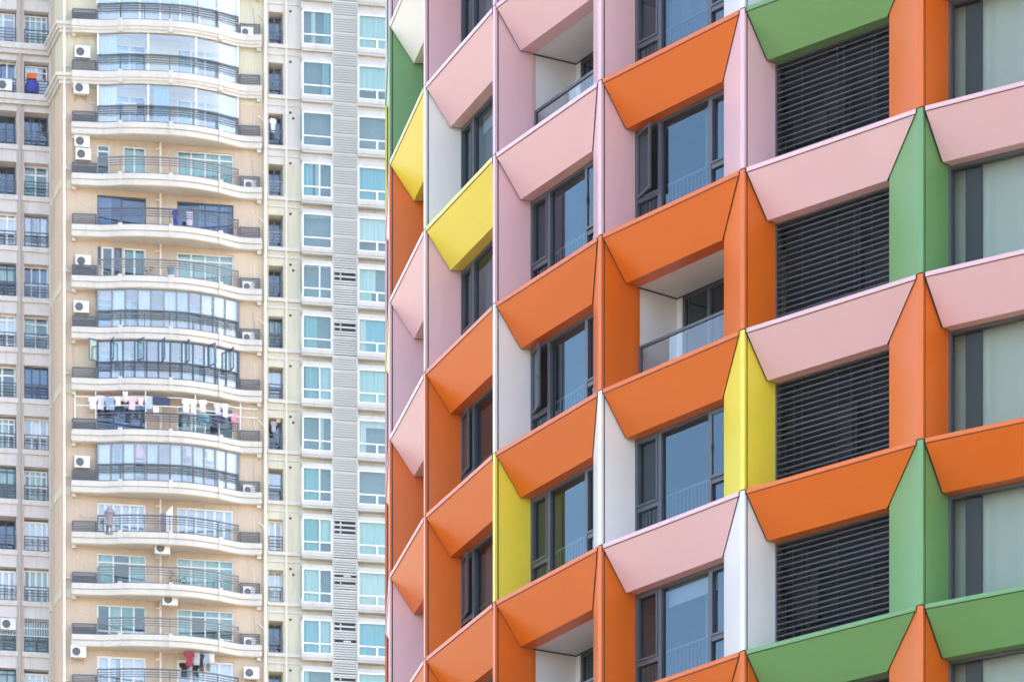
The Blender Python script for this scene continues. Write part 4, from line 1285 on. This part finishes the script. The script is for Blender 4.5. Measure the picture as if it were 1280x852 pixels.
# washing inside the grey glazed balcony below
for nm, sh, c, px, a, b2, w, lb in (
    ('coat', 'shirt', 'black', 146, 552, 574, .55, 'black coat hanging inside the glazed balcony, leftmost piece'),
    ('dress', 'dress', 'rose', 174, 553, 572, .62, 'rose pink dress hanging inside the glazed balcony'),
    ('shirt', 'shirt', 'palepink', 236.5, 556, 570, .50, 'pale pink shirt inside the glazed balcony, right half'),
    ('shirt', 'shirt', 'white', 262, 558, 576, .52, 'white shirt over dark trousers inside the glazed balcony'),
):
    u = tu(px); garment(nm, sh, c, px, a, b2, w, out_at(u) - .52, lb)
for nm, sh, c, px, a, b2, w, dep, lb in (
    ('coat', 'shirt', 'navy', 176, 127, 150, .46, .6, 'navy coat hanging behind the clear glazing, third balcony from the top'),
    ('coat', 'shirt', 'black', 188, 129, 149, .40, .6, 'black coat beside a navy one behind the clear glazing'),
    ('jacket', 'shirt', 'blue', 219, 262, 284, .38, .3, 'dark blue jacket on the railing of the balcony with dark sliding doors'),
    ('towel', 'towel', 'lilac', 237, 263, 282, .36, .5, 'lilac towel in front of the right dark sliding door'),
    ('towel', 'towel', 'cream', 163, 129, 142, .80, .55, 'cream sheet hung behind the clear glazing, third balcony from the top'),
):
    u = tu(px); garment(nm, sh, c, px, a, b2, w, out_at(u) - dep, lb)
# washing under the second lowest balcony
for nm, sh, c, px, a, b2, w, lb in (
    ('jacket', 'shirt', 'red', 236.5, 813, 832, .64, 'dark red jacket hanging at the bottom balcony'),
    ('towel', 'towel', 'grey', 246, 815, 831, .34, 'grey towel right of the red jacket'),
    ('shirt', 'shirt', 'black', 251.5, 816, 833, .36, 'black and white striped top right of the red jacket'),
    ('towel', 'towel', 'greyblue', 258, 816, 829, .36, 'blue-grey towel beside the cream one at the bottom balcony'),
    ('towel', 'towel', 'cream', 264.5, 816, 828, .34, 'cream towel, last piece at the bottom balcony'),
):
    u = tu(px); garment(nm, sh, c, px, a, b2, w, out_at(u) - .25, lb)
for px, a, b2, c, lb in ((340, 508, 522, 'white', 'white washing in the narrow kitchen recess, upper piece'), (348, 511, 528, 'palepink', 'pale washing in the narrow kitchen recess, right piece'), (342, 526, 540, 'grey', 'grey washing in the narrow kitchen recess, lower piece'),
                          (341, 148, 166, 'white', 'white cloth hanging in the third kitchen recess from the top')):
    garment('towel', 'shirt', c, px, a, b2, .42, -.25, lb, 'towel')

# ---- loose things ---------------------------------------------------------------
def drying_frame():
    k = 8; z = zlip(k); z1 = zlip(k - 1) - .655
    root = empty('drying_rack', T.p(tu(200), -out_at(tu(200)) + .16, z), 'white pole drying rack built over the railing of the laundry balcony', 'drying rack')
    o3 = tuple(root.location)
    for i, px in enumerate((94, 120, 182.5, 244.5, 301)):
        u = slab_u(px); oo = out_at(u) - .16
        mb = MB(); mb.tube(T.p(u, -oo, z + .0), T.p(u, -oo, z1), .03, 6); mb.build('pole', M['upvc'], root, o3)
    for zz in (z1 - .35, z1 - .95 + .1):
        mb = MB(); P = edge_path(slab_u(94), slab_u(322), .16, 30)
        mb.sweep(P, [(-.018, zz), (.018, zz), (.018, zz + .036), (-.018, zz + .036)])
        mb.build('rail', M['upvc'], root, o3)
drying_frame()

def lathe(mb, c, prof, n=14, m=0):
    i = len(mb.v)
    for r, z in prof:
        for k in range(n):
            a = 2 * math.pi * k / n
            mb.v.append((c[0] + r * math.cos(a), c[1] + r * math.sin(a), c[2] + z))
    for a in range(len(prof) - 1):
        for k in range(n):
            j = (k + 1) % n
            mb.f.append((i + a * n + k, i + a * n + j, i + (a + 1) * n + j, i + (a + 1) * n + k)); mb.m.append(m)
    mb.f.append(tuple(i + k for k in range(n))); mb.m.append(m)
    e = i + (len(prof) - 1) * n
    mb.f.append(tuple(e + k for k in range(n))); mb.m.append(m)

# plush toy on the rail
c = T.p(tu(154.5), -(out_at(tu(154.5)) - .14), tz(154.5, 501.5, -1))
root = empty('plush_toy', c, 'pale pink plush toy hung between a white and a pink tee on the drying rail', 'plush toy')
mb = MB(); lathe(mb, c, [(.05, 0), (.13, .05), (.16, .18), (.12, .30), (.09, .33)]); mb.build('body', CL['palepink'], root, c, smooth=True)
mb = MB(); lathe(mb, (c[0], c[1], c[2] + .32), [(.06, 0), (.14, .06), (.16, .15), (.11, .26), (.03, .29)]); mb.build('head', CL['white'], root, c, smooth=True)
for sx in (-.1, .1):
    mb = MB(); mb.tube((c[0] + sx, c[1], c[2] + .54), (c[0] + sx * 1.5, c[1], c[2] + .72), .04, 8); mb.build('ear', CL['palepink'], root, c)
for sx in (-.13, .13):
    mb = MB(); mb.tube((c[0] + sx, c[1] - .03, c[2] + .26), (c[0] + sx * 1.7, c[1] - .05, c[2] + .08), .045, 8); mb.build('arm', CL['palepink'], root, c)

# folded parasol on the folding-door balcony
u = tu(135); oo = .75; c = T.p(u, -oo, zlip(10) - .1)
root = empty('folded_parasol', c, 'mauve half-folded parasol behind the railing of the folding-door balcony', 'parasol')
mb = MB(); mb.tube((c[0], c[1], c[2] + .09), (c[0], c[1], c[2] + 1.66), .025, 7); mb.build('pole', M['upvc'], root, c)
mb = MB(); lathe(mb, c, [(.20, .45), (.17, .8), (.22, 1.05), (.33, 1.16), (.26, 1.34), (.08, 1.52), (.03, 1.58)], 10); mb.build('canopy', CL['mauve'], root, c)
mb = MB(); lathe(mb, c, [(.24, .0), (.24, .06), (.06, .09)]); mb.build('base', M['greyframe'], root, c)
# partition board leaning on the same balcony
u = tu(206); c = T.p(u, -.7, zlip(10) - .1)
root = empty('leaning_board', c, 'pale board with a slanted top leaning beside a dark one on the folding-door balcony', 'board')
L1 = Fr(c[0], c[1], TC, TS, -TS, TC)
mb = MB()
for a, b2, z0, z1, y in ((0.0, .36, 1.45, 1.85, .0),):
    mb.prism([L1.p(a, -.02, 0)[:2], L1.p(b2, -.02, 0)[:2], L1.p(b2, .02, 0)[:2], L1.p(a, .02, 0)[:2]], c[2], c[2] + z0)
    mb.face([L1.p(a, -.02, c[2] + z0), L1.p(b2, -.02, c[2] + z0), L1.p(b2, -.02, c[2] + z1)]); mb.face([L1.p(a, .02, c[2] + z0), L1.p(b2, .02, c[2] + z0), L1.p(b2, .02, c[2] + z1)])
mb.build('pale_panel', M['upvc'], root, c)
mb = MB(); mb.box(L1, -.32, -.02, .05, .12, c[2], c[2] + 1.4); mb.build('dark_panel', CL['mauve'], root, c)
# blue bucket
c = T.p(tu(211), -.85, zlip(5) + .22)
root = empty('bucket', c, 'blue plastic bucket on the balcony between two white-framed windows', 'bucket')
mb = MB(); lathe(mb, c, [(.15, 0), (.2, .42), (.215, .42), (.215, .46), (.19, .46), (.17, .40)]); mb.build('pail', CL['bucketblue'], root, c)
mb = MB()
for i in range(10):
    a, b2 = math.pi * i / 10, math.pi * (i + 1) / 10
    mb.tube((c[0] + .2 * math.cos(a), c[1] - .06, c[2] + .44 - .1 * math.sin(a)), (c[0] + .2 * math.cos(b2), c[1] - .06, c[2] + .44 - .1 * math.sin(b2)), .008, 4)
mb.build('handle', M['upvc'], root, c)
mb = MB(); mb.box(Fr(c[0], c[1], TC, TS, -TS, TC), -.2, .2, -.2, .2, zlip(5) - .1, c[2] - .002)
o = mb.build('stool', M['upvc'], None, (c[0], c[1], zlip(5) - .1)); tag(o, 'low white stool under the blue bucket', 'stool')
# potted plants
def plant(px, k, out, hh, label, seed):
    rnd = random.Random(seed)
    c = T.p(tu(px, -out), -out, zlip(k) - .1)
    root = empty('potted_plant', c, label, 'plant', 'potted plants on the balconies')
    mb = MB(); lathe(mb, c, [(.10, 0), (.15, .26), (.165, .26), (.165, .30), (.14, .30)]); mb.build('pot', CL['orange'] if seed % 2 else M['sillgrey'], root, c)
    mb = MB()
    for i in range(90):
        a = rnd.random() * 6.28; r = .05 + .3 * rnd.random(); z = .3 + hh * rnd.random()
        p = Vector((c[0] + r * math.cos(a), c[1] + r * math.sin(a), c[2] + z))
        v = Vector((math.cos(a), math.sin(a), rnd.uniform(-.4, .7))).normalized() * .12; s = v.cross(Vector((0, 0, 1))).normalized() * .035
        mb.face([p, p + v * .5 + s, p + v, p + v * .5 - s])
    mb.build('foliage', M['leaf'], root, c)
M['leaf'] = paint('leaf_green', (.06, .12, .045), rough=.6, var=.3, scale=4)
plant(213, 11, .95, .55, 'green potted plant at the middle pier of the pale-railed balcony', 1)
plant(226, 11, .8, .4, 'low potted plant in front of the transom window of the pale-railed balcony', 2)
plant(186, 5, .8, .4, 'small potted plant left of the drain pipe near the blue bucket', 4)
# orange crate and blue tarpaulin bundle in the left wing
f_ = WD + .30
c = T.p(tu(40, f_), f_, tz(40, 117.5, f_))
mb = MB(); lathe(mb, c, [(.38, 0), (.42, .25), (.40, .45), (.30, .66), (.12, .78), (.03, .80)], 12)
o = mb.build('tarpaulin_bundle', CL['blue'], None, c, smooth=True); tag(o, 'deep blue rounded tarpaulin bundle in the left wing opening under an orange crate', 'bundle')
mb = MB(); L2 = Fr(c[0], c[1], TC, TS, -TS, TC)
zt = c[2] + .815
for (a0_, a1_, b0_, b1_) in ((-.26, .26, -.2, -.17), (-.26, .26, .17, .2), (-.26, -.23, -.17, .17), (.23, .26, -.17, .17)): mb.box(L2, a0_, a1_, b0_, b1_, zt, zt + .30)
mb.box(L2, -.23, .23, -.17, .17, zt, zt + .03)
o = mb.build('crate', CL['orange'], None, (c[0], c[1], zt)); tag(o, 'orange plastic crate on top of the blue bundle in the left wing', 'crate')

# ================================================================== LIGHT
EL, AZ = R(40), R(54)      # sun elevation; compass bearing of the sun (0 = +Y, clockwise)
w = bpy.data.worlds.new("World"); scene.world = w; w.use_nodes = True
nt = w.node_tree; nt.nodes.clear()
sky = nt.nodes.new('ShaderNodeTexSky'); sky.sky_type = 'NISHITA'; sky.sun_disc = False
sky.sun_elevation = EL; sky.sun_rotation = AZ
sky.air_density = 1.0; sky.dust_density = 4.5; sky.ozone_density = 0.0
bg = nt.nodes.new('ShaderNodeBackground'); bg.inputs['Strength'].default_value = 0.15
wo = nt.nodes.new('ShaderNodeOutputWorld')
nt.links.new(sky.outputs[0], bg.inputs['Color']); nt.links.new(bg.outputs[0], wo.inputs['Surface'])
sl = bpy.data.lights.new('sun', 'SUN'); sl.energy = 2.3; sl.angle = R(1.0); sl.color = (1.0, .97, .93)
so = bpy.data.objects.new('sun', sl); COL.objects.link(so)
sd = Vector((math.sin(AZ) * math.cos(EL), math.cos(AZ) * math.cos(EL), math.sin(EL)))
so.rotation_euler = sd.to_track_quat('Z', 'Y').to_euler()
so.location = (0, 0, 300)

# ------------------------------------------------------------------ air
hz = MB(); hz.box(Fr(0, 0, 1, 0, 0, 1), -1401, 1401, -1401, 1401, -1.0, 165.0)
hm, hnt, hN, hL = new_mat('thin_summer_haze')
ho = hN.new('ShaderNodeOutputMaterial'); hv = hN.new('ShaderNodeVolumePrincipled')
hv.inputs['Color'].default_value = (0.93, 0.95, 1.0, 1); hv.inputs['Density'].default_value = 0.000045
hL.new(hv.outputs[0], ho.inputs['Volume'])
tag(hz.build('haze', hm), 'thin pale haze that softens the tower behind', kind='stuff')

scene.view_settings.view_transform = 'Standard'
scene.view_settings.look = 'None'
scene.view_settings.exposure = 2.66
scene.view_settings.gamma = 1.0
scene.view_settings.use_curve_mapping = False
scene.render.engine = 'CYCLES'
scene.cycles.use_denoising = True
scene.cycles.max_bounces = 8
scene.cycles.diffuse_bounces = 4
scene.cycles.glossy_bounces = 4
scene.cycles.transparent_max_bounces = 12
scene.cycles.caustics_reflective = False
scene.cycles.caustics_refractive = False
scene.cycles.sample_clamp_indirect = 6.0
